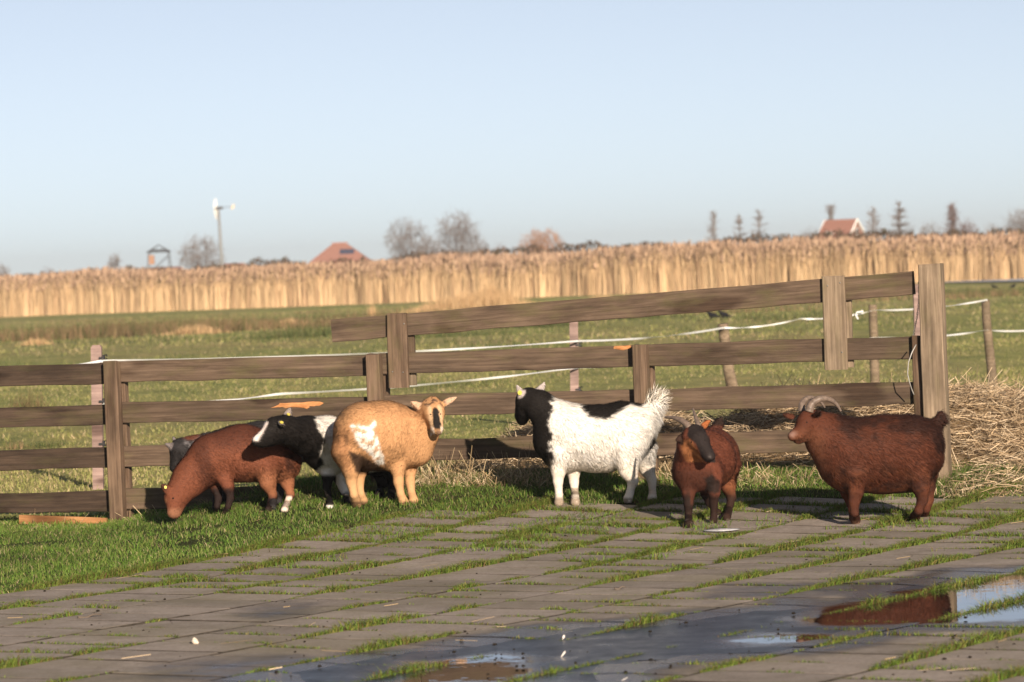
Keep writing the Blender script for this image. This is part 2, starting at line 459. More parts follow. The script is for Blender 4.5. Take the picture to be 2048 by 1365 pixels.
def build_paving():
    root = empty('pavement', (0, 0, 0)); root['kind'] = 'structure'
    cells = []
    for k in range(-14, 11):
        ph = (0.5 if k % 2 else 0.0) * SL + .05 * math.sin(k * 5.1)
        for j in range(10, 78):
            a = j * SL + ph; bb = B0 - k * ROW
            c = PA * (a + SL / 2) + PB * (bb + ROW / 2)
            if paved_mask(c[0:1], c[1:2])[0] < .5: continue
            # on-screen size
            dd = np.array([c[0], c[1], 0]) - CAM
            dep = dd @ FWD; px = CX + FPX * (dd @ RGT) / dep; py = CY - FPX * (dd @ UPV) / dep
            vis = (-120 < px < 2168) and (py < 1405)
            cells.append((not vis, -py, a, bb, k))
    cells.sort(key=lambda t: (t[0], t[1]))
    rest_V, rest_F, rest_w, rest_e, nb = [], [], [], [], 0
    for idx, (nv, _, a, bb, k) in enumerate(cells):
        ja, jb = rng.uniform(.004, .008), rng.uniform(.008, .015)
        A0, A1 = a + ja / 2, a + SL - ja / 2
        b0, b1 = bb + jb / 2, bb + ROW - jb / 2
        na, nbn = 3, 4
        tilt = rng.normal(0, .0026, 2); lift = rng.normal(0, .0010)
        ew = .014; aa = np.array([A0, A0 + ew, A1 - ew, A1]); bs = np.array([b0, b0 + ew, (b0 + b1) / 2, b1 - ew, b1])
        AA, BB = np.meshgrid(aa, bs, indexing='ij')
        jit = rng.normal(0, .0014, AA.shape + (2,))
        XY = (AA + jit[..., 0])[..., None] * PA + (BB + jit[..., 1])[..., None] * PB
        X = XY[..., 0].ravel(); Y = XY[..., 1].ravel()
        rot = rng.normal(0, .006)
        cx_, cy_ = X.mean(), Y.mean()
        X, Y = cx_ + (X - cx_) - rot * (Y - cy_), cy_ + (Y - cy_) + rot * (X - cx_)
        Z = gz(X, Y) + dip(X, Y) + lift + tilt[0] * (AA.ravel() - AA.mean()) + tilt[1] * (BB.ravel() - BB.mean()) + rng.normal(0, .0007, len(X))
        top = np.stack([X, Y, Z], 1)
        nt_ = (na + 1) * (nbn + 1)
        idm = np.arange(nt_).reshape(na + 1, nbn + 1)
        # worn edge: border verts a little lower
        bor = np.zeros((na + 1, nbn + 1), bool); bor[0] = bor[-1] = True; bor[:, 0] = bor[:, -1] = True
        top[bor.ravel(), 2] -= rng.uniform(.0015, .004)
        q = np.stack([idm[:-1, :-1], idm[1:, :-1], idm[1:, 1:], idm[:-1, 1:]], -1).reshape(-1, 4)[:, ::-1]
        ring = list(idm[0, :]) + list(idm[1:, -1]) + list(idm[-1, -2::-1]) + list(idm[-2:0:-1, 0])
        low = top[ring].copy(); low[:, 2] -= .04
        m = len(ring)
        side = np.array([[ring[i], ring[(i + 1) % m], nt_ + (i + 1) % m, nt_ + i] for i in range(m)])
        V = np.vstack([top, low]); F = np.vstack([q, side[:, ::-1]])
        edge = np.r_[bor.ravel().astype(float), np.ones(m)]
        sd = pud_sd(V[:, 0], V[:, 1])
        wet = sstep(-.42, .0, sd)
        wet = np.maximum(wet, .5 * sstep(.72, .86, vnoise(np.c_[V[:, 0] * .8, V[:, 1] * .8, V[:, 0] * 0 + 3.3], 1.2)))
        if idx < 300:
            c = V[:nt_].mean(0)
            o = link('slab', fast_mesh('slab', V - c, F, attrs={'wet': wet, 'edge': edge}), M_SLAB, root)
            o.location = c
        else:
            rest_V.append(V); rest_F.append(F + nb); rest_w.append(wet); rest_e.append(edge); nb += len(V)
    if rest_V:
        link('outer_slabs', fast_mesh('outer_slabs', np.vstack(rest_V), np.vstack(rest_F), attrs={'wet': np.concatenate(rest_w), 'edge': np.concatenate(rest_e)}), M_SLAB, root, kind='stuff')
    # soil bed showing in the joints
    xs = np.arange(-9, 7.01, .12); ys = np.arange(5, 20.6, .12)
    X, Y = np.meshgrid(xs, ys); X = X.ravel(); Y = Y.ravel()
    Z = gz(X, Y) + dip(X, Y) - .009
    nx = len(xs); i = (np.arange(len(ys) - 1)[:, None] * nx + np.arange(nx - 1)[None, :]).ravel()
    F = np.stack([i, i + 1, i + nx + 1, i + nx], 1)
    pm = paved_mask(X, Y) > .5
    F = F[pm[F].all(1)]
    m, nt, b = new_mat('joint_soil', .95, .1)
    geo = nt.nodes.new('ShaderNodeNewGeometry')
    n_ = noise(nt, geo.outputs['Position'], 16, 5, .7)
    r_ = ramp(nt, n_.outputs['Fac'], [(.35, (.028, .020, .013)), (.6, (.05, .05, .018)), (.75, (.09, .075, .03))])
    nt.links.new(r_.outputs['Color'], b.inputs['Base Color'])
    link('joint_soil', fast_mesh('joint_soil', np.stack([X, Y, Z], 1), F, smooth=True), m, root)
    return [(a, bb) for (_, _, a, bb, _) in cells]
PAVE = build_paving()

def water_material():
    m, nt, b = new_mat('puddle_water', .015, .5)
    b.inputs['Base Color'].default_value = (.012, .011, .011, 1); b.inputs['IOR'].default_value = 1.45
    geo = nt.nodes.new('ShaderNodeNewGeometry'); p = geo.outputs['Position']
    n1 = noise(nt, p, 6, 7, .75)
    fa = nt.nodes.new('ShaderNodeAttribute'); fa.attribute_name = 'film'
    ma = nt.nodes.new('ShaderNodeMath'); ma.operation = 'MULTIPLY_ADD'; nt.links.new(n1.outputs['Fac'], ma.inputs[0]); ma.inputs[1].default_value = 1.0; nt.links.new(fa.outputs['Fac'], ma.inputs[2])
    r = nt.nodes.new('ShaderNodeMapRange'); r.inputs['From Min'].default_value = .60; r.inputs['From Max'].default_value = 1.38
    r.inputs['To Min'].default_value = .010; r.inputs['To Max'].default_value = .40
    nt.links.new(ma.outputs[0], r.inputs['Value']); nt.links.new(r.outputs[0], b.inputs['Roughness'])
    n2 = noise(nt, p, 7, 3, .5)
    bump(nt, b, n2.outputs['Fac'], .02, .02)
    return m
def build_water():
    xs = np.arange(-2.4, 4.0, .05); ys = np.arange(9.5, 18, .05)
    X, Y = np.meshgrid(xs, ys); X = X.ravel(); Y = Y.ravel()
    ok = pud_sd(X, Y) > -.12
    nx = len(xs); i = (np.arange(len(ys) - 1)[:, None] * nx + np.arange(nx - 1)[None, :]).ravel()
    F = np.stack([i, i + 1, i + nx + 1, i + nx], 1); F = F[ok[F].all(1)]
    V = np.stack([X, Y, np.full(len(X), WATER_Z)], 1)
    used = np.unique(F); rm = np.full(len(V), -1); rm[used] = np.arange(len(used))
    deep = [poly_world(q) for q in ([(1560, 1238), (1650, 1214), (1760, 1196), (1880, 1170), (1930, 1158), (2048, 1142), (2200, 1150), (2180, 1240), (1900, 1244), (1720, 1250), (1600, 1248)],
                                     [(1430, 1280), (1560, 1262), (1690, 1268), (1660, 1284), (1500, 1290)], [(850, 1322), (1000, 1302), (1080, 1318), (1060, 1345), (1100, 1400), (780, 1400), (830, 1350)])]
    U = V[used]; dm = np.max([sd_poly(q, U[:, 0], U[:, 1]) for q in deep], 0)
    film = .75 * sstep(.10, -.12, dm + .14 * (vnoise(U, 6) - .5))
    link('puddle', fast_mesh('puddle', U, rm[F], smooth=True, attrs={'film': film}), water_material(), kind='structure')
build_water()

# ------------------------------------------------------------------ blades, stalks and strands
def blades(P, H, W, lean, colr, seg2=True, yaw=None, curl=.5):
    """tapered bent blades; P roots, H heights, W widths, lean horizontal bend (Nx2), colr Nx3"""
    n = len(P)
    yaw = rng.uniform(0, 2 * math.pi, n) if yaw is None else yaw
    side = np.stack([np.cos(yaw), np.sin(yaw), np.zeros(n)], 1) * (W / 2)[:, None]
    L3 = np.concatenate([lean, np.zeros((n, 1))], 1)
    up = np.zeros((n, 3)); up[:, 2] = H
    mid = P + up * .55 + L3 * (H * .55 * curl)[:, None]
    tip = P + up + L3 * H[:, None]
    tip[:, 2] -= H * .25 * np.minimum(1, np.linalg.norm(lean, axis=1))
    if seg2:
        V = np.stack([P - side, P + side, mid - side * .75, mid + side * .75, tip], 1).reshape(-1, 3)
        k = np.arange(n)[:, None] * 5
        F = np.concatenate([k + [0, 1, 3], k + [0, 3, 2], k + [2, 3, 4]], 0)
        C = np.repeat(colr, 5, 0)
    else:
        V = np.stack([P - side, P + side, tip], 1).reshape(-1, 3)
        F = np.arange(n)[:, None] * 3 + np.array([[0, 1, 2]])
        C = np.repeat(colr, 3, 0)
    return V, F, C

def strips(P, D, L, W, colr):
    """straight flat stalks from P along unit D"""
    n = len(P)
    s = np.cross(D, rng.normal(0, 1, (n, 3))); s /= np.linalg.norm(s, axis=1)[:, None]
    s *= (W / 2)[:, None]
    E = P + D * L[:, None]
    V = np.stack([P - s, P + s, E + s, E - s], 1).reshape(-1, 3)
    F = np.arange(n)[:, None] * 4 + np.array([[0, 1, 2, 3]])
    return V, F, np.repeat(colr, 4, 0)

def pick(n, cols, w=None, var=.18):
    cols = np.array(cols); i = rng.choice(len(cols), n, p=w)
    return cols[i] * (1 + rng.normal(0, var, (n, 1))).clip(.4, 1.7)

GR = [(.105, .195, .028), (.135, .225, .036), (.19, .235, .055), (.075, .15, .024), (.30, .27, .12), (.37, .30, .18)]

def build_verge():
    # grass between the paving and the fence, and round the fence foot
    n = 280000
    X = rng.uniform(-4.3, 4.3, n); Y = rng.uniform(15.8, 22.8, n)
    bb = X * PB[0] + Y * PB[1]
    edge_n = .16 * (vnoise(np.c_[X, Y, X * 0], 2.5) - .5)
    pav = (bb > B_EDGE + edge_n - .03) & (Y < paved_limit_y(X) - .05 + 2 * edge_n)
    keep = ~pav
    clump = vnoise(np.c_[X, Y, X * 0 + 5], 5.0) * .6 + vnoise(np.c_[X, Y, X * 0 + 9], 14.0) * .4
    keep &= clump > rng.uniform(.10, .52, n)
    X, Y = X[keep], Y[keep]; n = len(X); clump = clump[keep]
    H = (.014 + .038 * clump) * rng.uniform(.45, 1.4, n)
    fd = np.abs((np.c_[X, Y] - FL) @ FN)
    H *= 1 + .9 * np.exp(-(fd / .22) ** 2) * sstep(-2.3, -1.6, X)
    lean = rng.normal(0, .75, (n, 2))
    C = pick(n, GR, [.26, .26, .20, .14, .09, .05])
    t = vnoise(np.c_[X, Y, X * 0 + 2], 1.1)[:, None]
    C = C * (.62 + .72 * t) * np.array([1.0, 1.0, 1.0])
    V, F, C = blades(np.c_[X, Y, gz(X, Y) - .006], H, rng.uniform(.0026, .0050, n), lean, C)
    link('verge_grass', fast_mesh('verge_grass', V, F, col=C), M_GRASS, kind='stuff', label='short green grass on the verge along the fence', cat='grass')

def build_joint_grass():
    PX, PY, HH, CC = [], [], [], []
    for (a, bb) in PAVE:
        c = PA * a + PB * bb
        if not (abs(c[0]) < .175 * c[1] + .3 and 10.5 < c[1] < 21): continue
        far = sstep(15.5, 19.8, c[1])
        # row joint (along PA) and course joint (along PB)
        for kind, L, p0, d in ((0, SL, c, PA), (1, ROW, c, PB)):
            dens = (510, 240)[kind] * (.75 + 1.3 * far)
            m = int(L * dens * 2.2)
            t = rng.uniform(0, L, m)
            q = p0[None, :] + t[:, None] * d + rng.normal(0, .006 + .012 * far, (m, 1)) * (PB if kind == 0 else PA)
            nz = vnoise(np.c_[q, q[:, :1] * 0 + kind * 7], 2.1) * .65 + vnoise(np.c_[q, q[:, :1] * 0 + 3], 8) * .35
            thr = (.40 - .15 * far, .565 - .20 * far)[kind]
            k = nz > thr + rng.uniform(-.03, .06, m)
            q = q[k]; nz = nz[k]
            PX.append(q[:, 0]); PY.append(q[:, 1]); HH.append((.006 + .085 * (nz - thr).clip(0, .4)) * rng.uniform(.6, 1.5, len(q)) * (1 if kind == 0 else .8))
    X = np.concatenate(PX); Y = np.concatenate(PY); H = np.concatenate(HH); n = len(X)
    P = np.c_[X, Y, gz(X, Y) + dip(X, Y) - .008]
    # a little spread onto the slab tops
    H += .009
    C = pick(n, [(.115, .19, .026), (.16, .21, .036), (.21, .19, .05), (.14, .095, .04), (.06, .085, .02)], [.34, .28, .16, .14, .08])
    V, F, C = blades(P, H, rng.uniform(.0028, .005, n), rng.normal(0, .7, (n, 2)), C)
    link('joint_grass', fast_mesh('joint_grass', V, F, col=C), M_GRASS, kind='stuff', label='moss and grass growing in the paving joints', cat='grass')
    # tufts that grow over the slabs at the top edge
    n = 42000
    X = rng.uniform(-2.2, 4, n); Y = rng.uniform(17.4, 20.6, n)
    bb = X * PB[0] + Y * PB[1]
    ra = np.abs(((bb - B0) / ROW + 100.5) % 1 - .5) * 2      # 1 at the joints... 0 mid slab
    ra = 1 - ra
    cl = vnoise(np.c_[X, Y, X * 0 + 11], 3.0) * .6 + vnoise(np.c_[X, Y, X * 0 + 1], 9.0) * .4
    k = (bb > B_EDGE - .02) & (cl + .25 * (1 - ra) * 0 + .30 * sstep(17.4, 20.3, Y) + .22 * ra ** 3 > .77 + rng.uniform(-.03, .05, n))
    X, Y, cl = X[k], Y[k], cl[k]; n = len(X)
    C = pick(n, [(.10, .185, .026), (.14, .205, .034), (.19, .185, .05), (.11, .08, .03)], [.4, .32, .18, .1])
    V, F, C = blades(np.c_[X, Y, gz(X, Y) - .004], rng.uniform(.012, .04, n) * (.5 + cl), rng.uniform(.003, .0055, n), rng.normal(0, .7, (n, 2)), C)
    link('creeping_grass', fast_mesh('creeping_grass', V, F, col=C), M_GRASS, kind='stuff', label='grass creeping over the far edge of the paving', cat='grass')

def build_field_grass():
    Vs, Fs, Cs, nb = [], [], [], 0
    for (y0, y1, n, w, h, seg) in ((22.4, 34, 90000, .008, .045, True), (34, 60, 80000, .015, .06, False), (60, 175, 80000, .030, .075, False)):
        u = rng.uniform(0, 1, n); Y = np.sqrt(y0 ** 2 + u * (y1 ** 2 - y0 ** 2))
        X = rng.uniform(-.19, .19, n) * Y
        cl = vnoise(np.c_[X, Y * .5, X * 0], .9) * .5 + vnoise(np.c_[X, Y * .6, X * 0 + 4], 3.5) * .5
        k = (cl > rng.uniform(.2, .6, n)) & ~((X > 18) & (Y > 155)); X, Y, cl = X[k], Y[k], cl[k]; n = len(X)
        C = pick(n, [(.27, .285, .09), (.32, .315, .11), (.38, .325, .15), (.21, .23, .07), (.47, .37, .22)], [.27, .25, .23, .09, .16])
        V, F, C = blades(np.c_[X, Y, gz(X, Y) - .01], h * (.4 + cl) * rng.uniform(.5, 1.3, n), w * rng.uniform(.7, 1.3, n), rng.normal(0, .5, (n, 2)), C, seg)
        Vs.append(V); Fs.append(F + nb); Cs.append(C); nb += len(V)
    link('field_grass', fast_mesh('field_grass', np.vstack(Vs), np.vstack(Fs), col=np.vstack(Cs)), M_GRASS, kind='stuff', label='yellow green meadow grass beyond the fence', cat='grass')

build_verge(); build_joint_grass(); build_field_grass()

# ------------------------------------------------------------------ straw heap, dry weeds and litter
def heap_z(X, Y, with_spread=True):
    # ridge of straw behind the fence, tall at the right, low behind the black and white goat
    d = (np.c_[X, Y] - FL) @ FN
    t = (np.c_[X, Y] - FL) @ FU
    crest = (.38 - .09 * sstep(4.6, 5.4, t)) * sstep(3.0, 3.6, t) * (1 - .25 * sstep(6.5, 8.5, t)) + .30 * sstep(1.6, 2.2, t) * (1 - sstep(2.9, 3.4, t))
    crest *= .8 + .45 * vnoise(np.c_[X, Y, X * 0], 1.7)
    front = np.where(t > 5.0, .35 * sstep(5.0, 5.3, t), 0)
    w = np.exp(-(((d + 1.9) / .95) ** 2)) + .0 * front
    spread = .05 * sstep(4.9, 5.2, t) * np.exp(-((d - .1) / .8) ** 2)
    return (crest * w, crest * w + spread)[with_spread]
def build_straw():
    xs = np.arange(-1.2, 5.6, .07); ys = np.arange(19.6, 25.5, .07)
    X, Y = np.meshgrid(xs, ys); X = X.ravel(); Y = Y.ravel()
    hz = heap_z(X, Y, False)
    Z = gz(X, Y) + hz - .035 + .03 * (vnoise(np.c_[X, Y, X * 0], 9) - .5)
    nx = len(xs); i = (np.arange(len(ys) - 1)[:, None] * nx + np.arange(nx - 1)[None, :]).ravel()
    F = np.stack([i, i + 1, i + nx + 1, i + nx], 1); F = F[(hz > .015)[F].all(1)]
    m, nt, b = new_mat('straw_bed', .95, .1)
    geo = nt.nodes.new('ShaderNodeNewGeometry'); n_ = noise(nt, geo.outputs['Position'], 22, 6, .75)
    r_ = ramp(nt, n_.outputs['Fac'], [(.3, (.10, .06, .03)), (.5, (.28, .19, .10)), (.7, (.45, .33, .19))])
    nt.links.new(r_.outputs['Color'], b.inputs['Base Color']); bump(nt, b, n_.outputs['Fac'], 1.0, .04)
    root = empty('straw_heap', (2.5, 22.0, 0), 'loose heap of golden straw lying behind the right half of the fence', 'straw')
    used = np.unique(F); V = np.stack([X, Y, Z], 1); rm = np.full(len(V), -1); rm[used] = np.arange(len(used))
    link('mound', fast_mesh('mound', V[used] - np.array([2.5, 22, 0]), rm[F], smooth=True), m, root)
    n = 140000
    X = rng.uniform(-1.0, 5.4, n); Y = rng.uniform(19.7, 25.2, n); hz = heap_z(X, Y)
    k = hz > rng.uniform(.012, .14, n); X, Y, hz = X[k], Y[k], hz[k]; n = len(X)
    D = rng.normal(0, 1, (n, 3)); D[:, 2] *= .32; D /= np.linalg.norm(D, axis=1)[:, None]
    C = pick(n, [(.50, .385, .25), (.41, .30, .18), (.57, .46, .32), (.26, .185, .115), (.14, .105, .07)], [.28, .27, .18, .17, .10])
    V, F, C = strips(np.c_[X, Y, gz(X, Y) + hz + rng.uniform(-.02, .025, n)], D, rng.uniform(.035, .15, n), rng.uniform(.0018, .0042, n), C)
    link('straw_stalks', fast_mesh('straw_stalks', V - np.array([2.5, 22, 0]), F, col=C), M_STRAW, root, kind='stuff')

def build_weeds():
    # pale dry stems standing and lying round the fence foot
    Vs, Fs, Cs, nb = [], [], [], 0
    for (t0, t1, d0, d1, n, h) in ((1.75, 2.75, -1.2, .3, 1500, .17), (2.9, 5.0, -.35, .10, 7000, .10), (2.9, 5.0, .05, .35, 900, .05), (1.9, 2.9, .0, .40, 1800, .06), (5.0, 6.4, -.2, .7, 2600, .045), (-.6, 1.6, -.6, .2, 350, .08)):
        t = rng.uniform(t0, t1, n); d = rng.uniform(d0, d1, n)
        q = FL + t[:, None] * FU + d[:, None] * FN
        k = vnoise(np.c_[q, q[:, :1] * 0], 3.0) > rng.uniform(.15, .6, n); q = q[k]; m = len(q)
        D = rng.normal(0, .55, (m, 3)); D[:, 2] = rng.uniform(.05, 1.0, m); D /= np.linalg.norm(D, axis=1)[:, None]
        C = pick(m, [(.46, .36, .22), (.36, .26, .14), (.55, .45, .30), (.20, .14, .08)])
        V, F, C = strips(np.c_[q, gz(q[:, 0], q[:, 1]) - .005], D, h * rng.uniform(.4, 1.4, m), rng.uniform(.0018, .0038, m), C)
        Vs.append(V); Fs.append(F + nb); Cs.append(C); nb += len(V)
    link('dry_weeds', fast_mesh('dry_weeds', np.vstack(Vs), np.vstack(Fs), col=np.vstack(Cs)), M_STRAW, kind='stuff', label='pale dry weed stems round the foot of the fence', cat='weeds')

def build_litter():
    # loose straws on the paving and the verge
    n = 75
    px = rng.uniform(-50, 2100, n); py = 1000 + 365 * rng.uniform(0, 1, n) ** 1.6
    P = np.array([ground(a, b_) for a, b_ in zip(px, py)]); P[:, 2] += .010
    P = P[pud_sd(P[:, 0], P[:, 1]) < -.05]; n = len(P)
    ang = rng.normal(0, .9, n) + .3
    D = np.c_[np.cos(ang), np.sin(ang), rng.uniform(-.02, .12, n)]
    V, F, C = strips(P, D / np.linalg.norm(D, axis=1)[:, None], rng.uniform(.03, .14, n), rng.uniform(.0018, .0034, n), pick(n, [(.42, .31, .18), (.33, .24, .13), (.5, .39, .26)]))
    link('loose_straws', fast_mesh('loose_straws', V, F, col=C), M_STRAW, kind='stuff', label='single straws scattered over the paving', cat='straw')
    # droppings and dark crumbs
    mb = MB(); n = 520
    px = rng.uniform(-50, 2100, n); py = 1030 + 335 * rng.uniform(0, 1, n) ** .9
    cl = vnoise(np.c_[px * .01, py * .03, px * 0], 1.0)
    for a, b_, c in zip(px, py, cl):
        if c < random.uniform(.3, .75): continue
        p = ground(a, b_)
        r = random.choice((.0025, .003, .0035, .004, .006))
        mb.sphere(p + np.array([0, 0, r * .6]), (r * random.uniform(.8, 1.7), r * random.uniform(.8, 1.7), r * .8), 5, 4)
    mb.build('droppings', plain('droppings', (.02, .016, .012), .9, .1), None, True, kind='stuff', label='small dark droppings and crumbs on the paving', cat='droppings')
build_straw(); build_weeds(); build_litter()

# ------------------------------------------------------------------ plank-and-post fence
def board(name, p0, p1, height, thick, mat, parent, off=0.0, zshift=0.0, wob=.003):
    """board between two top-edge points (world, in the fence plane); front face at off metres before the plane"""
    p0 = np.array(p0, float); p1 = np.array(p1, float)
    L = np.linalg.norm(p1 - p0); ex = (p1 - p0) / L
    n3 = np.array([FN[0], FN[1], 0.0]); ez = np.cross(n3, ex)
    if ez[2] < 0 and abs(ex[2]) < .9: ez = -ez
    nseg = max(2, int(L / .12))
    xs = np.linspace(0, L, nseg + 1)
    V, F = [], []
    jt = rng.normal(0, wob, (nseg + 1, 2)); jt[:, 0] = np.convolve(jt[:, 0], [.25, .5, .25], 'same')
    bv = .004
    for i, x in enumerate(xs):
        hh = 0 + jt[i, 0]; lo = -height + jt[i, 1] * .7
        prof = [(0 + bv, hh), (thick - bv, hh), (thick, hh - bv), (thick, lo + bv), (thick - bv, lo), (0 + bv, lo), (0, lo + bv), (0, hh - bv)]
        # y local: toward the camera
        for (y, z) in prof: V.append((x, y, z))
    for i in range(nseg):
        for k in range(8):
            a = i * 8 + k; b_ = i * 8 + (k + 1) % 8
            F.append((a, b_, b_ + 8, a + 8))
    F.append(tuple(range(8))[::-1]); F.append(tuple(nseg * 8 + k for k in range(8)))
    me = bpy.data.meshes.new(name); me.from_pydata(V, [], F); me.update()
    o = link(name, me, mat, parent)
    Mx = Matrix.Identity(4)
    org = p0 + n3 * (off - thick)
    for i in range(3):
        Mx[i][0] = ex[i]; Mx[i][1] = n3[i]; Mx[i][2] = ez[i]; Mx[i][3] = org[i]
    pl = parent.matrix_world if parent else Matrix.Identity(4)
    o.matrix_local = Matrix.Translation(-Vector(parent.location)) @ Mx if parent else Mx
    return o

def post(name, top, base_z, width, depth, mat, parent, off):
    """square post: top is the middle of the front face's top edge in the fence plane; local X runs up the post"""
    top = np.array(top, float)
    H = top[2] - base_z
    n3 = np.array([FN[0], FN[1], 0.0]); u3 = np.array([FU[0], FU[1], 0.0])
    nseg = max(3, int(H / .15)); V, F = [], []
    w, d, bv = width / 2, depth, .005
    prof = [(-w + bv, d), (w - bv, d), (w, d - bv), (w, bv), (w - bv, 0), (-w + bv, 0), (-w, bv), (-w, d - bv)]
    for i in range(nseg + 1):
        x = H * i / nseg; j = rng.normal(0, .0012, 2)
        sc = 1 if i < nseg else .965
        for (a, b_) in prof: V.append((x + (rng.normal(0, .003) if i == nseg else 0), a * sc + j[0], (b_ - d / 2) * sc + d / 2 + j[1]))
    for i in range(nseg):
        for k in range(8):
            a = i * 8 + k; b_ = i * 8 + (k + 1) % 8
            F.append((a, b_, b_ + 8, a + 8))
    F.append(tuple(range(8))[::-1]); F.append(tuple(nseg * 8 + k for k in range(8)))
    me = bpy.data.meshes.new(name); me.from_pydata(V, [], F); me.update()
    o = link(name, me, mat, parent)
    Mx = Matrix.Identity(4)
    org = np.array([top[0], top[1], base_z]) + n3 * (off - depth)
    for i in range(3):
        Mx[i][0] = (0, 0, 1)[i]; Mx[i][1] = u3[i]; Mx[i][2] = n3[i]; Mx[i][3] = org[i]
    o.matrix_local = Matrix.Translation(-Vector(parent.location)) @ Mx
    return o

fence = empty('plank_fence', (float(FL[0]), float(FL[1]), 0), 'long brown wooden plank fence with square posts and a raised slanting top rail', 'fence')
RH = .124; RT = .028
def rail(x0, y0, x1, y1, mat=M_RAIL, h=RH, off=0.0, name='rail'):
    return board(name, fence_pt(x0, y0), fence_pt(x1, y1), h, RT, mat, fence, off)
# left span
for y0, y1 in ((737.5, 726), (820, 809), (905, 894), (990, 982)):
    rail(-110, y0, 217, y1, M_RAILD, .122)
# second span
for y0, y1 in ((723.5, 710), (806, 793.5), (894, 879), (979, 968)):
    rail(221, y0, 752, y1)
# third span
for y0, y1 in ((707, 690), (791, 779), (881, 868)):
    rail(756, y0, 1284, y1)
# fourth span
for y0, y1 in ((689, 672.5), (779, 763.5), (868, 853)):
    rail(1288, y0, 1830, y1, h=.128)
# the raised slanting rail
up_rail = board('raised_rail', fence_pt(661, 640), fence_pt(1826, 543), .132, RT, M_RAIL, fence, 0.0)
up_rail['label'] = 'slanting top rail raised above the others'
# posts in front of the rails and behind them
for px, pt, wpx in ((-330, 738, 30), (228, 723, 30), (752, 709, 29), (1284, 689.5, 29)):
    tp = fence_pt(px, pt); bz = float(gz(tp[0], tp[1])) - .25
    post('post', tp, bz, wpx / 343, .07, M_POST, fence, .0725)
    tp2 = fence_pt(px + 4, pt + 6)
    post('rear_post', tp2, bz, .075, .06, M_POST, fence, -RT - .002)
tp = fence_pt(1834, 672); post('end_post', tp, float(gz(tp[0], tp[1])) - .2, .05, .08, M_POST, fence, .045)
tp = fence_pt(1863, 529); bp = post('gate_post', tp, float(gz(tp[0], tp[1])) - .3, .128, .125, M_GREYW, fence, .085)
bp['label'] = 'tall thick grey end post'
# upright boards that carry the raised rail
for px, pt, pb, wpx in ((795, 629, 776, 43), (1667.5, 552, 740, 46)):
    a = fence_pt(px, pt); b_ = fence_pt(px, pb)
    post('upright_board', a, b_[2], wpx / 352, .03, M_GREYW if px > 1000 else M_POST, fence, .0325)
    post('rear_upright_board', fence_pt(px + 8, pt + 3), b_[2] + .01, wpx / 360, .03, M_GREYW, fence, -RT - .002)
# chewed bright patch in the second rail, gnawed by the goats
def chewed(pts, y):
    mb = MB(); n3 = np.array([FN[0], FN[1], 0])
    pts = [tuple(np.array(pts[i]) * (1 - t) + np.array(pts[(i + 1) % len(pts)]) * t + rng.normal(0, 1.1, 2) * np.array([1.6, .7])) for i in range(len(pts)) for t in (0, .33, .66)]
    P = [fence_pt(*q) + n3 * .002 for q in pts]; c = np.mean(P, 0)
    V = [c + n3 * .003] + [p - n3 * .0005 for p in P] + [c + (p - c) * .6 + n3 * .0035 for p in P]
    n = len(P)
    F = [(1 + i, 1 + (i + 1) % n, 1 + n + (i + 1) % n, 1 + n + i) for i in range(n)] + [(0, 1 + n + i, 1 + n + (i + 1) % n) for i in range(n)]
    mb.add(np.array(V) - np.array([FL[0], FL[1], 0]), F)
    o = mb.build('chewed_patch', M_FRESH, fence)
    o['label'] = 'bright orange patch of freshly gnawed wood'
chewed([(543, 816), (556, 810), (562, 806), (600, 804.5), (640, 803.5), (650, 806), (640, 811), (622, 813), (614, 819), (596, 815), (575, 816), (562, 814)], 0)
chewed([(1228, 692), (1260, 691.5), (1262, 696), (1246, 701), (1230, 698)], 0)
# chain and wire loop on the end
def build_chain():
    a = at(1838, 562, 20.62); b_ = at(1826, 672, 20.60)
    mb = MB(); n = 26; off = np.array([FL[0], FL[1], 0])
    for i in range(n):
        t = i / (n - 1); c = a + (b_ - a) * t + np.array([.012 * math.sin(t * 3.1), 0, 0])
        e = (b_ - a) / np.linalg.norm(b_ - a); s = np.array([1, 0, 0]) if i % 2 else np.array([0, 1, 0])
        L, W = .0085, .0045
        ring = [c + e * L * math.sin(q) + s * W * math.cos(q) for q in np.linspace(0, 2 * math.pi, 9)]
        mb.tube(np.array(ring) - off, .0016, 4, False)
    mb.build('chain', M_METAL, fence, True)
    mb = MB()
    w = [at(1832, 690, 20.5), at(1824, 705, 20.45), at(1817, 725, 20.45), at(1815, 748, 20.45), at(1819, 765, 20.45), at(1823, 778, 20.48), at(1828, 790, 20.5)]
    w = np.array(w); tt = np.linspace(0, len(w) - 1, 22)
    w = np.stack([np.interp(tt, np.arange(len(w)), w[:, i]) for i in range(3)], 1)
    mb.tube(w - off, .0032, 6)
    mb.build('wire_loop', plain('grey_wire', (.35, .34, .32), .5, .4), fence, True)
build_chain()
# bolt heads on the boards
def bolts():
    mb = MB(); off = np.array([FL[0], FL[1], 0]); n3 = np.array([FN[0], FN[1], 0])
    for (x, y) in ((808, 648), (785, 744), (806, 745), (1680, 566), (1655, 572), (1684, 705)):
        mb.sphere(fence_pt(x, y, .034) - off, .0045, 6, 4)
    mb.build('bolt_heads', M_METAL, fence, True)['kind'] = 'stuff'
bolts()

# orange plank lying against the bottom rail
def loose_plank():
    a = ground(38, 1060); a = fence_pt(38, 1031, .13); b_ = fence_pt(212, 1037, .13)
    root = empty('loose_plank', tuple(a), 'short orange plank lying on edge under the bottom rail by the left post', 'plank')
    board('plank_board', a, b_, .085, .024, M_PLANK, root, .0)
loose_plank()

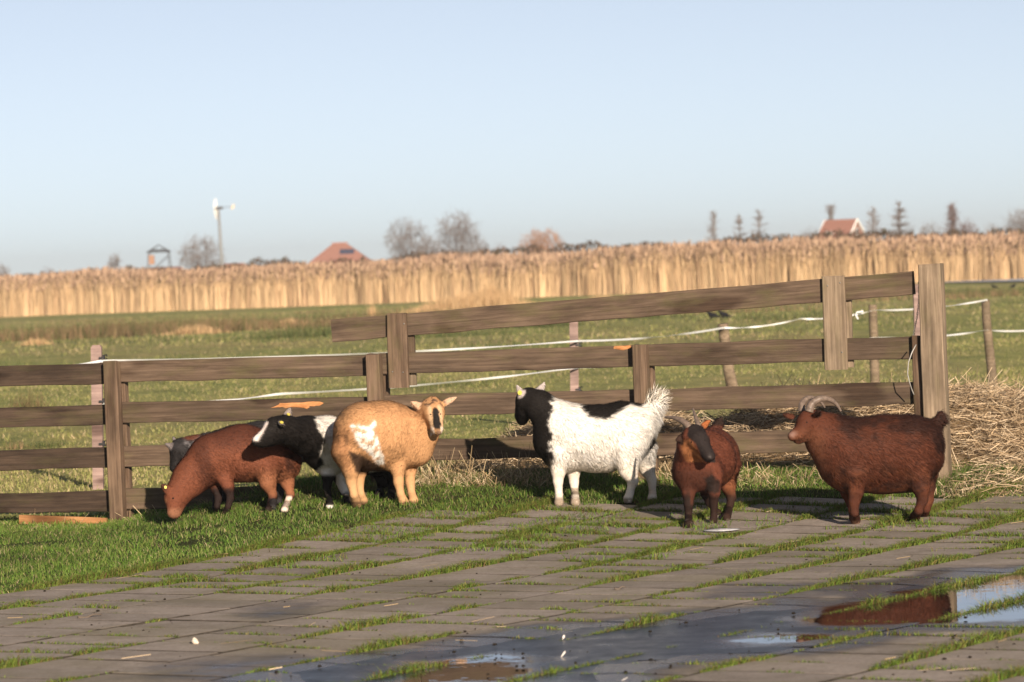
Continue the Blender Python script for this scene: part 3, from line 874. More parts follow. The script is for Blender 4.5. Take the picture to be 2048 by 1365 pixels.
# ------------------------------------------------------------------ electric fence in the field
def eposts():
    specs = [('wooden_fence_post', 1970, 600, 1988, 784, 37.8, 19, 'round', 'round wooden stake at the right that carries both white tapes'),
             ('wooden_fence_post', 1745, 610, 1750, 784, 38.5, 19, 'round', 'round wooden stake seen through the fence right of the right upright board'),
             ('wooden_fence_post', 1445, 648, 1470, 800, 38.0, 24, 'round', 'leaning pale wooden stake seen through the right half of the fence'),
             ('plastic_fence_post', 1147, 625, 1149, 862, 32.0, 17, 'square', 'pinkish square plastic post behind the middle of the fence'),
             ('plastic_fence_post', 193, 694, 196, 983, 25.8, 21, 'square', 'pinkish square plastic post with black insulators beside the left fence post'),
             ('plastic_fence_post', 1834, 572, 1842, 850, 33.0, 16, 'square', 'pinkish square plastic post peeking out beside the chain')]
    for nm, tx, ty, bx, by, D, w, sh, lab in specs:
        s = FPX / D; t = at(tx, ty, D); b_ = at(bx, by, D); b_[2] = float(gz(b_[0], D)) - .15
        root = empty(nm, (b_[0], b_[1], b_[2] + .15), lab, 'fence post', 'electric fence posts')
        off = np.array([b_[0], b_[1], b_[2] + .15])
        mb = MB()
        if sh == 'round':
            k = np.linspace(0, 1, 7)[:, None]
            pts = b_ + (t - b_) * k + rng.normal(0, .004, (7, 3)) * np.array([1, 1, 0])
            mb.tube(pts - off, np.linspace(w / s / 2 * 1.06, w / s / 2 * .9, 7), 10)
            mb.build('stake', M_GREYW, root, True)
        else:
            e = t - b_; L = np.linalg.norm(e); ez = e / L; ex = np.array([1.0, 0, 0]); ey = np.cross(ez, ex)
            R = np.stack([ex, ey, ez], 1)
            mb.box((t + b_) / 2 - off, (w / s, w / s, L), R)
            mb.box(t + np.array([0, 0, .006]) - off, (w / s * .8, w / s * .8, .012), R)
            mb.build('stake', M_PINKP, root)
        ins = {193: [(206, 716), (206, 803), (206, 888)], 1147: [(1158, 690), (1158, 779)]}.get(tx, [])
        for (ix, iy) in ins:
            mb = MB(); c = at(ix, iy, D - .04) - off
            mb.box(c + np.array([-.012, 0, 0]), (.03, .03, .014)); mb.tube([c + np.array([.005, 0, -.018]), c + np.array([.008, 0, .0]), c + np.array([.004, 0, .02])], .009, 7)
            mb.tube([c + np.array([.012, 0, .016]), c + np.array([.026, 0, .022]), c + np.array([.028, 0, .006])], .005, 6)
            mb.tube([c + np.array([.010, 0, -.012]), c + np.array([.022, 0, -.016]), c + np.array([.026, 0, -.004])], .005, 6)
            mb.build('insulator', M_BLACKP, root)
eposts()

def tape(pts, lab, wd=.018):
    P = np.array([at(*q) for q in pts]); tt = np.linspace(0, len(P) - 1, 160)
    Q = np.stack([np.interp(tt, np.arange(len(P)), P[:, i]) for i in range(3)], 1)
    fr = tt - np.floor(tt); Q[:, 2] -= .03 * fr * (1 - fr) * 4
    tw = .9 * np.sin(tt * 5.1 + 1.0) + .5 * np.sin(tt * 13.0)
    T = np.gradient(Q, axis=0); T /= np.linalg.norm(T, axis=1)[:, None]
    up = np.array([0, 0, 1.0]); sd = np.cross(T, up); up2 = np.cross(sd, T)
    w = (np.cos(tw)[:, None] * up2 + np.sin(tw)[:, None] * sd) * wd / 2
    th = np.cross(T, w); th = th / np.linalg.norm(th, axis=1)[:, None] * .0006
    V = np.concatenate([Q - w - th, Q + w - th, Q + w + th, Q - w + th], 0); n = len(Q)
    F = []
    for i in range(n - 1):
        for k in range(4):
            F.append((k * n + i, ((k + 1) % 4) * n + i, ((k + 1) % 4) * n + i + 1, k * n + i + 1))
    c = Q[0].copy()
    o = link('fence_tape', fast_mesh('fence_tape', V - c, np.array(F), smooth=False), M_TAPE, label=lab, cat='tape', group='white electric fence tapes')
    o.location = c
tape([(-80, 734, 24.5), (206, 722, 25.7), (1156, 682.5, 31.9), (1447, 656, 37.9), (1600, 638, 38.2), (1748, 621, 38.4), (1975, 600, 37.7)], 'upper white electric fence tape crossing the field behind the fence')
tape([(206, 808, 25.7), (560, 788, 27.6), (1156, 735, 31.9), (1447, 708, 37.9), (1748, 676, 38.4), (1972, 661, 37.7), (2140, 651, 40)], 'lower white electric fence tape crossing the field behind the fence')
def tape_knot():
    mb = MB(); D = 38.3
    mb.tube([at(1722, 624, D), at(1714, 625, D), at(1711, 630, D), at(1715, 637, D), at(1716, 639, D)], .010, 6)
    mb.tube([at(1722, 624, D), at(1726, 623, D)], .016, 6)
    c = at(1722, 624, D); mb.v = [tuple(np.array(v) - c) for v in mb.v]
    o = mb.build('tape_knot', M_TAPE, None, True, label='knotted loose end hanging from the upper white tape', cat='tape'); o.location = c
tape_knot()

# ------------------------------------------------------------------ far field: reeds, rushes, water, hedge
def reed_line(X): return 197 - .537 * (X + 2)
def build_reeds():
    n = 52000
    X = np.concatenate([rng.uniform(-36, 34, int(n * .8)), rng.uniform(-95, 95, n - int(n * .8))])
    dep = rng.uniform(0, 1, n) ** 1.5 * 8
    P0 = np.c_[X, X * 0, X * 0]
    Y = reed_line(X) + dep + 1.2 * (vnoise(P0, .35) - .5) + .8 * (vnoise(P0, 1.3) - .5)
    cl = vnoise(np.c_[X, Y, X * 0 + 3], .55)
    H = (1.98 + .45 * vnoise(np.c_[X, Y, X * 0], .25) + .45 * (cl - .5)) * rng.uniform(.68, 1.08, n)
    tone = (.80 + .22 * vnoise(np.c_[X * 1.0, Y * .4, X * 0 + 8], 1.1) + .20 * vnoise(np.c_[X, Y, X * 0 + 5], 4.0))[:, None]
    C = pick(n, [(.54, .38, .215), (.60, .43, .25), (.47, .32, .18), (.36, .235, .14)], [.35, .3, .23, .12], .14) * tone
    ln = rng.normal(0, .05, (n, 2)); ln[:, 0] += .03
    yaw = rng.normal(0, .5, n)
    root = empty('reed_bed', (0, 197, 0), None, None); root['kind'] = 'stuff'; root['label'] = 'broad belt of tall golden reeds across the meadow'; root['category'] = 'reeds'
    off = np.array([0, 197, 0])
    V, F, Cc = blades(np.c_[X, Y, X * 0 - .02] - off, H, rng.uniform(.03, .055, n), ln, C, True, yaw, .5)
    link('reed_stems', fast_mesh('reed_stems', V, F, col=Cc), M_STRAW, root, kind='stuff')
    k = rng.uniform(0, 1, n) < .55; m = k.sum()
    tip = np.c_[X, Y, H - .02][k] + np.c_[ln[k] * H[k][:, None], np.zeros(m)]
    tip[:, 2] -= .16
    V, F, Cc = blades(tip - off, rng.uniform(.22, .38, m), rng.uniform(.05, .10, m), rng.normal(.18, .12, (m, 2)), pick(m, [(.34, .225, .15), (.40, .275, .185), (.26, .17, .115)]), True, rng.normal(0, .6, m), .3)
    link('reed_plumes', fast_mesh('reed_plumes', V, F, col=Cc), M_STRAW, root, kind='stuff')
    # bramble hedge behind the reeds
    n = 46000
    X = rng.uniform(-95, 95, n); P0 = np.c_[X, X * 0, X * 0]
    top = 2.50 + .26 * sstep(.25, .8, vnoise(P0, .22)) + .12 * sstep(-2, 6, X) + .25 * (vnoise(P0, .9) - .5) + .30 * (vnoise(P0, 2.4) - .5)
    Z = top * rng.uniform(.55, 1.0, n) ** .6
    Y = reed_line(X) + 11 + rng.uniform(-1.6, 1.6, n)
    a = rng.normal(0, .7, (n, 2))
    V, F, Cc = blades(np.c_[X, Y, Z - .15] - off, rng.uniform(.12, .30, n), rng.uniform(.06, .15, n), a, pick(n, [(.11, .075, .05), (.085, .075, .04), (.16, .105, .07), (.22, .145, .095)]), False)
    link('bramble_hedge', fast_mesh('bramble_hedge', V + off, F, col=Cc), M_GRASS, kind='stuff', label='dark bramble hedge showing above the reeds', cat='hedge')

def build_rushes():
    Vs, Fs, Cs, nb = [], [], [], 0
    def add(X, Y, H, W, C, lean=.25):
        nonlocal nb
        V, F, Cc = blades(np.c_[X, Y, gz(X, Y) - .01], H, W, rng.normal(0, lean, (len(X), 2)), C, False, rng.normal(0, .7, len(X)))
        Vs.append(V); Fs.append(F + nb); Cs.append(Cc); nb += len(V)
    BR = [(.19, .125, .068), (.15, .115, .05), (.085, .10, .032), (.25, .17, .09)]
    GRN = [(.06, .085, .025), (.085, .10, .03), (.11, .11, .04)]
    # bank of brown rushes on the left and thin lines across the meadow
    for x0, x1, yl, sl, dw, n, h, cols, dens in ((-40, -3.5, 103, .42, 3.2, 26000, .42, BR, .25), (-4, 30, 120, -.1, 3.0, 9000, .25, BR, .45), (-60, 60, 134, .0, 2.2, 16000, .20, GRN, .35), (-60, 60, 158, -.1, 1.8, 9000, .18, BR, .40), (-14, 20, 88, .1, 6.0, 6000, .17, GRN, .5), (-20, 20, 62, .05, 8, 5000, .12, GRN, .55)):
        X = rng.uniform(x0, x1, n); Y = yl + sl * (X - max(x0, -30)) + rng.normal(0, dw, n)
        c = vnoise(np.c_[X, Y * .6, X * 0], .5) * .6 + vnoise(np.c_[X, Y * .6, X * 0 + 2], 1.7) * .4
        k = (c > dens + rng.uniform(-.05, .25, n)) & ~((X > 17) & (Y > 150)); X, Y, c = X[k], Y[k], c[k]
        tone = (.7 + .6 * vnoise(np.c_[X, Y, X * 0 + 6], .4))[:, None]
        add(X, Y, h * (.5 + c) * rng.uniform(.5, 1.2, len(X)), rng.uniform(.02, .04, len(X)), pick(len(X), cols) * tone)
    # single clumps: (px, base py, D, width m, height m, colours, n)
    GOLD = [(.55, .37, .19), (.62, .43, .24), (.42, .27, .14)]
    for px, py, D, w, h, cols, n in ((950, 618, 140, 2.4, .75, GOLD, 3000), (985, 608, 142, 1.2, 1.0, GOLD, 1500), (870, 624, 138, 1.8, .25, GOLD, 900), (1205, 600, 150, 1.0, .35, GOLD, 700), (1170, 612, 140, 2.0, .2, BR, 700),
                                     (745, 640, 125, .25, .6, GOLD, 120), (72, 702, 97, .45, .22, GOLD, 300), (390, 668, 106, .9, .3, GOLD, 500), (580, 652, 112, .7, .3, GOLD, 450), (620, 702, 92, 2.0, .35, GRN, 900),
                                     (1065, 672, 92, 1.5, .4, GRN, 900), (860, 700, 84, 2.4, .2, GRN, 700), (640, 800, 42, .6, .12, GRN, 300), (880, 775, 46, 1.5, .14, GRN, 600), (60, 812, 44, .35, .28, BR, 160), (100, 905, 33, .3, .12, GRN, 160), (30, 900, 33, .2, .1, BR, 80), (1560, 700, 60, 1.6, .2, GRN, 500), (1260, 665, 100, 2, .3, GRN, 500), (1940, 590, 130, 4, .2, GRN, 600), (1500, 640, 105, 3, .2, BR, 500)):
        c = at(px, py, D)
        X = c[0] + rng.normal(0, w / 2, n); Y = D + rng.normal(0, w / 2, n)
        add(X, Y, h * rng.uniform(.4, 1.2, n) * np.exp(-((X - c[0]) / w) ** 2), rng.uniform(.012, .03, n) * max(.4, D / 110), pick(n, cols), .18)
    link('rushes', fast_mesh('rushes', np.vstack(Vs), np.vstack(Fs), col=np.vstack(Cs)), M_GRASS, kind='stuff', label='brown and green rushes in bands across the meadow', cat='rushes')

build_reeds(); build_rushes()

def build_ditch():
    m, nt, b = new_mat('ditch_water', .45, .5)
    b.inputs['Base Color'].default_value = (.50, .55, .60, 1); b.inputs['IOR'].default_value = 1.33  # pale blue-grey base colour stands in for sky reflected in the ripples
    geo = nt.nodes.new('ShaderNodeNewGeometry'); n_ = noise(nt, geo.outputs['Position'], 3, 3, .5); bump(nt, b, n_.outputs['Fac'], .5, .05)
    pts = []
    for x in np.linspace(19.5, 80, 40):
        yb = reed_line(x) - 1.0
        wd = 20 * sstep(19.0, 25, x) + .3
        pts.append((x, yb - wd + .8 * math.sin(x * 1.7), yb))
    V = []; F = []
    for i, (x, a, b_) in enumerate(pts):
        V += [(x, a, .06), (x, b_, .06)]
        if i: F.append((2 * i - 2, 2 * i, 2 * i + 1, 2 * i - 1))
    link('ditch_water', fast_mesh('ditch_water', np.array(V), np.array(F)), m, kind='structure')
build_ditch()

# ------------------------------------------------------------------ bare trees on the skyline
def grow_tree(pts, base, r0, crown0):
    """branch segments from the base through a cloud of twig tips"""
    segs = []
    def rec(p, S, r, depth):
        if len(S) == 1:
            q = S[0]; m_ = (p + q) / 2 + rng.normal(0, .06, 3) * np.linalg.norm(q - p)
            segs.append((p, m_, r, r * .7)); segs.append((m_, q, r * .7, r * .35)); return
        c = S.mean(0)
        step = .42 if depth else 0
        q = p + (c - p) * step + rng.normal(0, .05, 3) * np.linalg.norm(c - p)
        if step: segs.append((p, q, r, r * .86))
        nrm = rng.normal(0, 1, 3); nrm[2] *= .55
        dd = (S - c) @ nrm; o = np.argsort(dd); h = int(len(S) * rng.uniform(.35, .65)); h = min(max(h, 1), len(S) - 1)
        for part in (o[:h], o[h:]):
            f = math.sqrt(len(part) / len(S))
            rec(q, S[part], max(.016, r * .93 * f ** .85), depth + 1)
    top = base + np.array([0, 0, crown0])
    segs.append((base, top, r0 * 1.25, r0))
    rec(top, pts, r0, 0)
    return segs

def seg_mesh(name, segs, off):
    A = np.array([s[0] for s in segs]) - off; B = np.array([s[1] for s in segs]) - off
    ra = np.array([s[2] for s in segs]); rb = np.array([s[3] for s in segs])
    T = B - A; T /= np.linalg.norm(T, axis=1)[:, None] + 1e-9
    ref = np.where(np.abs(T[:, 2:3]) > .8, np.array([[1.0, 0, 0]]), np.array([[0, 0, 1.0]]))
    U = np.cross(T, ref); U /= np.linalg.norm(U, axis=1)[:, None]; W = np.cross(T, U)
    V = []
    for P, R in ((A, ra), (B, rb)):
        for k in range(3):
            a = 2 * math.pi * k / 3
            V.append(P + R[:, None] * (math.cos(a) * U + math.sin(a) * W))
    V = np.stack(V, 1).reshape(-1, 3)
    k = np.arange(len(A))[:, None] * 6
    F = np.concatenate([k + [0, 1, 4, 3], k + [1, 2, 5, 4], k + [2, 0, 3, 5]], 0)
    return fast_mesh(name, V, F, smooth=True)

M_BARK = plain('bark', (.13, .105, .085), .9, .1, .3, 3)
M_TWIG = plain('twig', (.21, .17, .15), .9, .1, .25, 2)
M_TWIGO = plain('orange_twig', (.42, .22, .11), .9, .1, .2, 2)
M_TWIGR = plain('red_twig', (.17, .10, .08), .9, .1, .2, 2)

def tree(px, top, wpx, D, kind, label, n=520, mt=None, crown=.25):
    s = FPX / D
    b_ = at(px, top, D); Ht = b_[2]; b_[2] = 0; Wd = wpx / s
    off = b_.copy()
    u = rng.normal(0, 1, (n, 3)); u /= np.linalg.norm(u, axis=1)[:, None]
    u *= (rng.uniform(0, 1, n) ** (1 / 2.2))[:, None]
    if kind == 'round':
        P = np.c_[u[:, 0] * Wd / 2, u[:, 1] * Wd / 2, Ht * (.62 + .40 * u[:, 2])]
        # uneven outline: a few lobes
        P[:, :2] *= (.8 + .35 * vnoise(P + px, .35))[:, None]
    elif kind == 'column':
        z = rng.uniform(.22, 1.0, n)
        wz = (1.25 - .75 * z ** 3) * 1.1
        P = np.c_[u[:, 0] * Wd / 2 * wz, u[:, 1] * Wd / 2 * wz, Ht * z]
    elif kind == 'pollard':
        z = np.where(rng.uniform(0, 1, n) < .7, rng.uniform(.72, 1.0, n), rng.uniform(.3, .72, n))
        wv = np.where(z > .72, .35 + 2.2 * (z - .72), .35)
        P = np.c_[u[:, 0] * Wd / 2 * wv, u[:, 1] * Wd / 2 * wv, Ht * z]
    else:  # cone
        z = rng.uniform(.18, 1, n) ** .8
        lay = np.round(z * 9) / 9
        wv = (1.08 - lay) * 1.05 + .05
        wv = np.minimum(wv * 2.0, 1.25)
        P = np.c_[u[:, 0] * Wd / 2 * wv, u[:, 1] * Wd / 2 * wv, Ht * lay + rng.normal(0, .012 * Ht, n)]
    P[:, 2] = P[:, 2].clip(.12 * Ht, Ht)
    P = P + off
    root = empty('bare_tree', tuple(off), label, 'tree', 'bare trees on the skyline')
    r0 = Ht * .016
    if kind in ('column', 'cone', 'pollard'):
        # straight leader with side branches
        zs = np.linspace(0, Ht * .96, 12); segs = []
        ld = np.c_[np.cumsum(rng.normal(0, .02, 12)), np.zeros(12), zs] + off
        for i in range(11): segs.append((ld[i], ld[i + 1], r0 * (1.15 - .085 * i), r0 * (1.15 - .085 * (i + 1))))
        tw = []
        for q in P:
            zz = max(q[2] - abs(rng.normal(.06, .04)) * Ht, Ht * .1)
            a = np.array([np.interp(zz, ld[:, 2], ld[:, i]) for i in range(3)])
            m_ = a + (q - a) * .5 + np.array([0, 0, .01 * Ht]) * (1 if kind == 'cone' else -1)
            tw += [(a, m_, .045, .035), (m_, q, .035, .02)]
            for _ in range(2):
                e = q + rng.normal(0, .035, 3) * Ht; tw.append((m_, e, .026, .014))
    else:
        allS = grow_tree(P, off, r0, Ht * crown)
        segs = [t for t in allS if t[2] > .045]; tw = [t for t in allS if t[2] <= .045]
        extra = []
        for (p, q, a, b2) in tw:
            for _ in range(1):
                e = q + rng.normal(0, .034, 3) * Ht + (q - p) * .4
                extra.append((p + (q - p) * rng.uniform(.2, .9), e, .019, .012))
        tw += extra
    link('trunk', seg_mesh('trunk', segs, off), M_BARK, root)
    link('crown', seg_mesh('crown', tw, off), mt or M_TWIG, root)

tree(2, 524, 44, 520, 'round', 'bare round tree cut by the left edge of the picture', 240)
tree(95, 536, 46, 480, 'round', 'low dark bush on the far left skyline', 260, M_TWIGR, .12)
tree(228, 503, 34, 560, 'round', 'small slim bare tree left of the open tower frame', 260)
tree(397, 468, 104, 560, 'round', 'round bare tree between the tower frame and the wind turbine', 620)
tree(812, 432, 104, 560, 'round', 'left of the two big bare trees right of the red pyramid roof', 680)
tree(862, 470, 62, 580, 'round', 'smaller bare tree between the two big bare trees', 380)
tree(915, 418, 106, 560, 'round', 'right and taller of the two big bare trees by the red pyramid roof', 680)
tree(955, 470, 52, 580, 'round', 'small bare tree against the right side of the tallest bare tree', 320)
tree(998, 487, 42, 540, 'round', 'low dark bush left of the orange tree', 280, M_TWIGR, .12)
tree(1080, 455, 100, 540, 'round', 'orange twigged round willow in the middle of the skyline', 900, M_TWIGO, .3)
tree(1425, 420, 30, 520, 'column', 'slender columnar bare tree standing alone left of the two conical trees', 130)
tree(1478, 430, 46, 540, 'cone', 'left of the pair of layered bare trees', 120)
tree(1516, 421, 52, 540, 'cone', 'right of the pair of layered bare trees', 130)
tree(1620, 452, 60, 640, 'round', 'low bare bush left of the red roofed house', 300, M_TWIG, .12)
tree(1660, 408, 34, 700, 'pollard', 'bare pollard tree rising behind the red roofed house', 150)
tree(1745, 413, 36, 520, 'column', 'slender bare tree right beside the red roofed house', 120)
tree(1797, 406, 60, 540, 'cone', 'dense conical bare tree right of the red roofed house', 220)
tree(1860, 441, 60, 600, 'round', 'low bare shrubs between the conical tree and the columnar tree', 300, M_TWIG, .12)
tree(1903, 408, 36, 520, 'column', 'thick columnar reddish tree near the right edge', 300, M_TWIGR)
tree(1935, 436, 50, 530, 'round', 'round reddish bush leaning on the columnar tree', 330, M_TWIGR, .15)
tree(2040, 412, 70, 520, 'round', 'bare tree cut by the right edge of the picture', 420)
tree(1985, 446, 60, 620, 'round', 'low bare bush near the right edge', 260, M_TWIG, .12)

# ------------------------------------------------------------------ far buildings
M_TILE = plain('red_roof_tile', (.34, .15, .10), .8, .2, .18, 2)
M_TILED = plain('brown_roof_tile', (.19, .095, .075), .8, .2, .2, 2)
M_BRICK = plain('brown_brick', (.25, .13, .09), .85, .2, .2, 3)
M_WHITE = plain('white_paint', (.78, .77, .74), .5, .3, .04)
M_GREYR = plain('grey_roof', (.17, .19, .21), .7, .3, .2, 1)
M_GLASS = plain('dark_glass', (.03, .04, .05), .1, .5, .1)
M_SOLAR = plain('solar_panel', (.018, .03, .075), .15, .5, .15, 3)
M_STEEL = plain('dark_steel', (.055, .055, .06), .6, .4, .2, 2)

def part(root, name, V, F, mat):
    mb = MB(); mb.add(V, F); return mb.build(name, mat, root)
def box_part(root, name, c, d, mat):
    mb = MB(); mb.box(c, d); return mb.build(name, mat, root)

def farmhouse():
    D = 800.0; s = FPX / D
    c = at(676, 500, D); c[2] = 0
    L = lambda px, py: at(px, py, D) - c
    root = empty('pyramid_roof_farmhouse', tuple(c), 'farmhouse with big red pyramid roof and dark solar panels far behind the reeds', 'house')
    W = 9.6; eave = 2.9; apex = 9.2
    r = 1.5
    box_part(root, 'wall', (0, W, eave / 2 - .05), (2 * W - .8, 2 * W - .8, eave - .1), M_BRICK)
    V = [(-W, 0, eave), (W, 0, eave), (W, 2 * W, eave), (-W, 2 * W, eave), (-r, W, apex), (r, W, apex)]
    roof = part(root, 'roof', V, [(0, 1, 5, 4), (1, 2, 5), (2, 3, 4, 5), (3, 0, 4), (0, 3, 2, 1)], M_TILE)
    box_part(root, 'ridge_cap', (0, W, apex + .05), (2 * r + .4, .4, .25), M_TILE)
    sl = (apex - eave) / W; nrm = Vector((0, -sl, 1)).normalized()
    for i in range(3):
        x0 = .1 + i * 1.05; 
        for nm, mt in (('solar_panel', M_SOLAR),):
            mb = MB(); y0, y1 = 5.9, 7.4
            P = [np.array([x, y, eave + sl * y]) for (x, y) in ((x0, y0), (x0 + .98, y0), (x0 + .98, y1), (x0, y1))]
            n3 = np.array(nrm)
            V = [p + n3 * .04 for p in P] + [p + n3 * .12 for p in P]
            mb.add(V, [(4, 5, 6, 7), (0, 1, 5, 4), (1, 2, 6, 5), (2, 3, 7, 6), (3, 0, 4, 7)])
            mb.build(nm, mt, root)
    for x in (-5.5, -2.5, 2.5, 5.5):
        w_ = box_part(root, 'window', (x, .38, 1.6), (1.2, .08, 1.4), M_WHITE)
        box_part(w_, 'pane', (x, .33, 1.6), (1.0, .04, 1.2), M_GLASS)
    d_ = box_part(root, 'door', (0, .38, 1.1), (1.1, .08, 2.2), M_WHITE)
    box_part(root, 'chimney', (1.0, W + 1.5, apex - .3), (.6, .6, .9), M_BRICK)
farmhouse()

def gable_house(px, py_ridge, D, ridge_w, gable_w, eave_drop, name, label, rot=-38, roofm=M_TILE, wallm=M_BRICK, dormer=True, trim=True, wallh=None):
    s = FPX / D; c = at(px, py_ridge, D); Hr = c[2]; c[2] = 0
    root = empty(name, tuple(c), label, 'house', None, math.radians(rot))
    Lh = ridge_w / 2; Wh = gable_w / 2; He = Hr - eave_drop
    box_part(root, 'wall', (0, 0, He / 2), (2 * Lh - .3, 2 * Wh - .3, He), wallm)
    # gables
    for sx in (-1, 1):
        x = sx * (Lh - .17)
        part(root, 'gable', [(x, -Wh + .15, He), (x, Wh - .15, He), (x, 0, Hr - .15), (x - sx * .2, -Wh + .15, He), (x - sx * .2, Wh - .15, He), (x - sx * .2, 0, Hr - .15)], [(0, 1, 2), (5, 4, 3), (0, 3, 4, 1), (1, 4, 5, 2), (2, 5, 3, 0)], wallm)
        if trim:
            for sy in (-1, 1):
                a = np.array([x + sx * .22, sy * (Wh + .12), He - .25]); b_ = np.array([x + sx * .22, 0, Hr + .08])
                mb = MB(); mb.tube([a, b_], .17, 4); mb.build('bargeboard', M_WHITE, root)
        w_ = box_part(root, 'window', (x + sx * .04, 0, He + eave_drop * .33), (.1, .9, 1.1), M_WHITE)
        box_part(w_, 'pane', (x + sx * .11, 0, He + eave_drop * .33), (.04, .7, .9), M_GLASS)
    for sy in (-1, 1):
        V = [(-Lh, sy * (Wh + .2), He - .2), (Lh, sy * (Wh + .2), He - .2), (Lh, 0, Hr), (-Lh, 0, Hr)]
        V2 = [(x, y, z + .16) for x, y, z in V]
        part(root, 'roof', V + V2, [(4, 5, 6, 7), (3, 2, 1, 0), (0, 1, 5, 4), (1, 2, 6, 5), (2, 3, 7, 6), (3, 0, 4, 7)], roofm)
    if dormer:
        y = -Wh * .72; z = He + eave_drop * .22
        dm = box_part(root, 'dormer', (-Lh * .25, y, z), (1.4, 1.0, .9), M_WHITE)
        box_part(dm, 'pane', (-Lh * .25, y - .52, z), (1.1, .04, .6), M_GLASS)
    return root
gable_house(1682, 441, 620, 6.4, 5.6, 2.9, 'red_roof_house', 'house with orange red tiled roof and white trimmed gable on the right skyline', -38)
gable_house(462, 529, 600, 5.0, 4.4, 1.3, 'small_house', 'low red roofed house with white gable edge right of the wind turbine', 40, M_TILE, M_BRICK, False)
gable_house(330, 536, 640, 6.0, 4.0, 1.3, 'small_house', 'low brown roofed house at the foot of the tower frame', 25, M_TILED, M_BRICK, False)
gable_house(215, 546, 700, 14.0, 6.0, 1.2, 'barn', 'long low grey roofed barn on the left skyline', 18, M_GREYR, M_STEEL, False)

def tower():
    D = 520.0; s = FPX / D; c = at(318, 515, D); Ht = at(318, 490, D)[2]; c[2] = 0
    root = empty('tower_frame', tuple(c), 'dark open tower frame with pitched roof outline on the left skyline', 'tower')
    w0, w1 = 1.9, 1.35; Hp = at(318, 504, D)[2]
    for sx in (-1, 1):
        for sy in (-1, 1):
            mb = MB(); mb.tube([(sx * w0, sy * w0, 0), (sx * w1, sy * w1, Hp)], .07, 5); mb.build('leg', M_STEEL, root)
            mb = MB(); mb.tube([(sx * (w1 + .15), sy * (w1 + .15), Hp), (0, 0, Ht)], .07, 5); mb.build('rafter', M_STEEL, root)
    mb = MB()
    for z, w in ((Hp, w1 + .15), (Hp + .25, w1 * .85)):
        for a, b_ in (((-1, -1), (1, -1)), ((1, -1), (1, 1)), ((1, 1), (-1, 1)), ((-1, 1), (-1, -1))):
            mb.tube([(a[0] * w, a[1] * w, z), (b_[0] * w, b_[1] * w, z)], .10, 5)
    mb.build('ring_beam', M_STEEL, root)
    for k in range(2):
        for sy in (-1, 1):
            mb = MB()
            z0, z1 = Hp * (.1 + .4 * k), Hp * (.5 + .4 * k)
            q = lambda z: w0 + (w1 - w0) * z / Hp
            mb.tube([(-q(z0), sy * q(z0), z0), (q(z1) * .9, sy * q(z1), z1)], .04, 4)
            mb.build('brace', M_STEEL, root)
    box_part(root, 'nest_box', (-.95, -.9, Hp - 1.1), (.75, .6, 1.3), plain('rusty_panel', (.34, .19, .12), .8, .2, .2, 4))
tower()

def turbine():
    D = 520.0; top = at(437, 418, D); c = top.copy(); c[2] = 0; H = top[2]
    root = empty('wind_turbine', tuple(c), 'small farm wind turbine on a thin grey mast with pale blade and tail vane', 'wind turbine')
    mb = MB(); mb.tube([(.32, 0, 0), (.1, 0, H * .5), (0, 0, H)], [.30, .24, .17], 8); mb.build('mast', plain('grey_mast', (.23, .24, .25), .6, .3, .1), root, True)
    mb = MB(); mb.box((.1, 0, H + .1), (1.0, .5, .4)); mb.build('nacelle', M_STEEL, root)
    b2 = at(431, 398, D) - c; hub = np.array([-.45, -.1, H + .1])
    for tip in (b2 + np.array([0, -.1, 0]), hub + np.array([.1, .8, -1.6])):
        e = tip - hub; L = np.linalg.norm(e); ez = e / L; ex = np.array([1.0, 0, 0]); ex = ex - ez * (ex @ ez); ex /= np.linalg.norm(ex); ey = np.cross(ez, ex)
        mb = MB(); V = []
        for t, w in ((0, .10), (.15, .24), (.6, .19), (1, .07)):
            for a, b_ in ((-1, -.02), (1, -.02), (1, .02), (-1, .02)): V.append(hub + ez * L * t + ex * a * w + ey * b_ * 3)
        F = [(i * 4 + k, i * 4 + (k + 1) % 4, i * 4 + 4 + (k + 1) % 4, i * 4 + 4 + k) for i in range(3) for k in range(4)] + [(3, 2, 1, 0), (12, 13, 14, 15)]
        mb.add(V, F); mb.build('blade', M_WHITE, root)
    v = at(465, 414, D) - c
    mb = MB(); mb.tube([(.5, 0, H + .15), v], .04, 5); mb.build('tail_boom', M_STEEL, root)
    mb = MB(); P = [v + np.array(q) for q in ((-.25, 0, -.35), (.15, 0, -.3), (.35, 0, .35), (-.02, 0, .3))]
    V = [p + np.array([0, -.04, 0]) for p in P] + [p + np.array([0, .04, 0]) for p in P]
    mb.add(V, [(0, 1, 2, 3), (7, 6, 5, 4), (0, 4, 5, 1), (1, 5, 6, 2), (2, 6, 7, 3), (3, 7, 4, 0)])
    mb.build('tail_vane', plain('cream_vane', (.62, .52, .38), .6, .3, .1), root)
turbine()

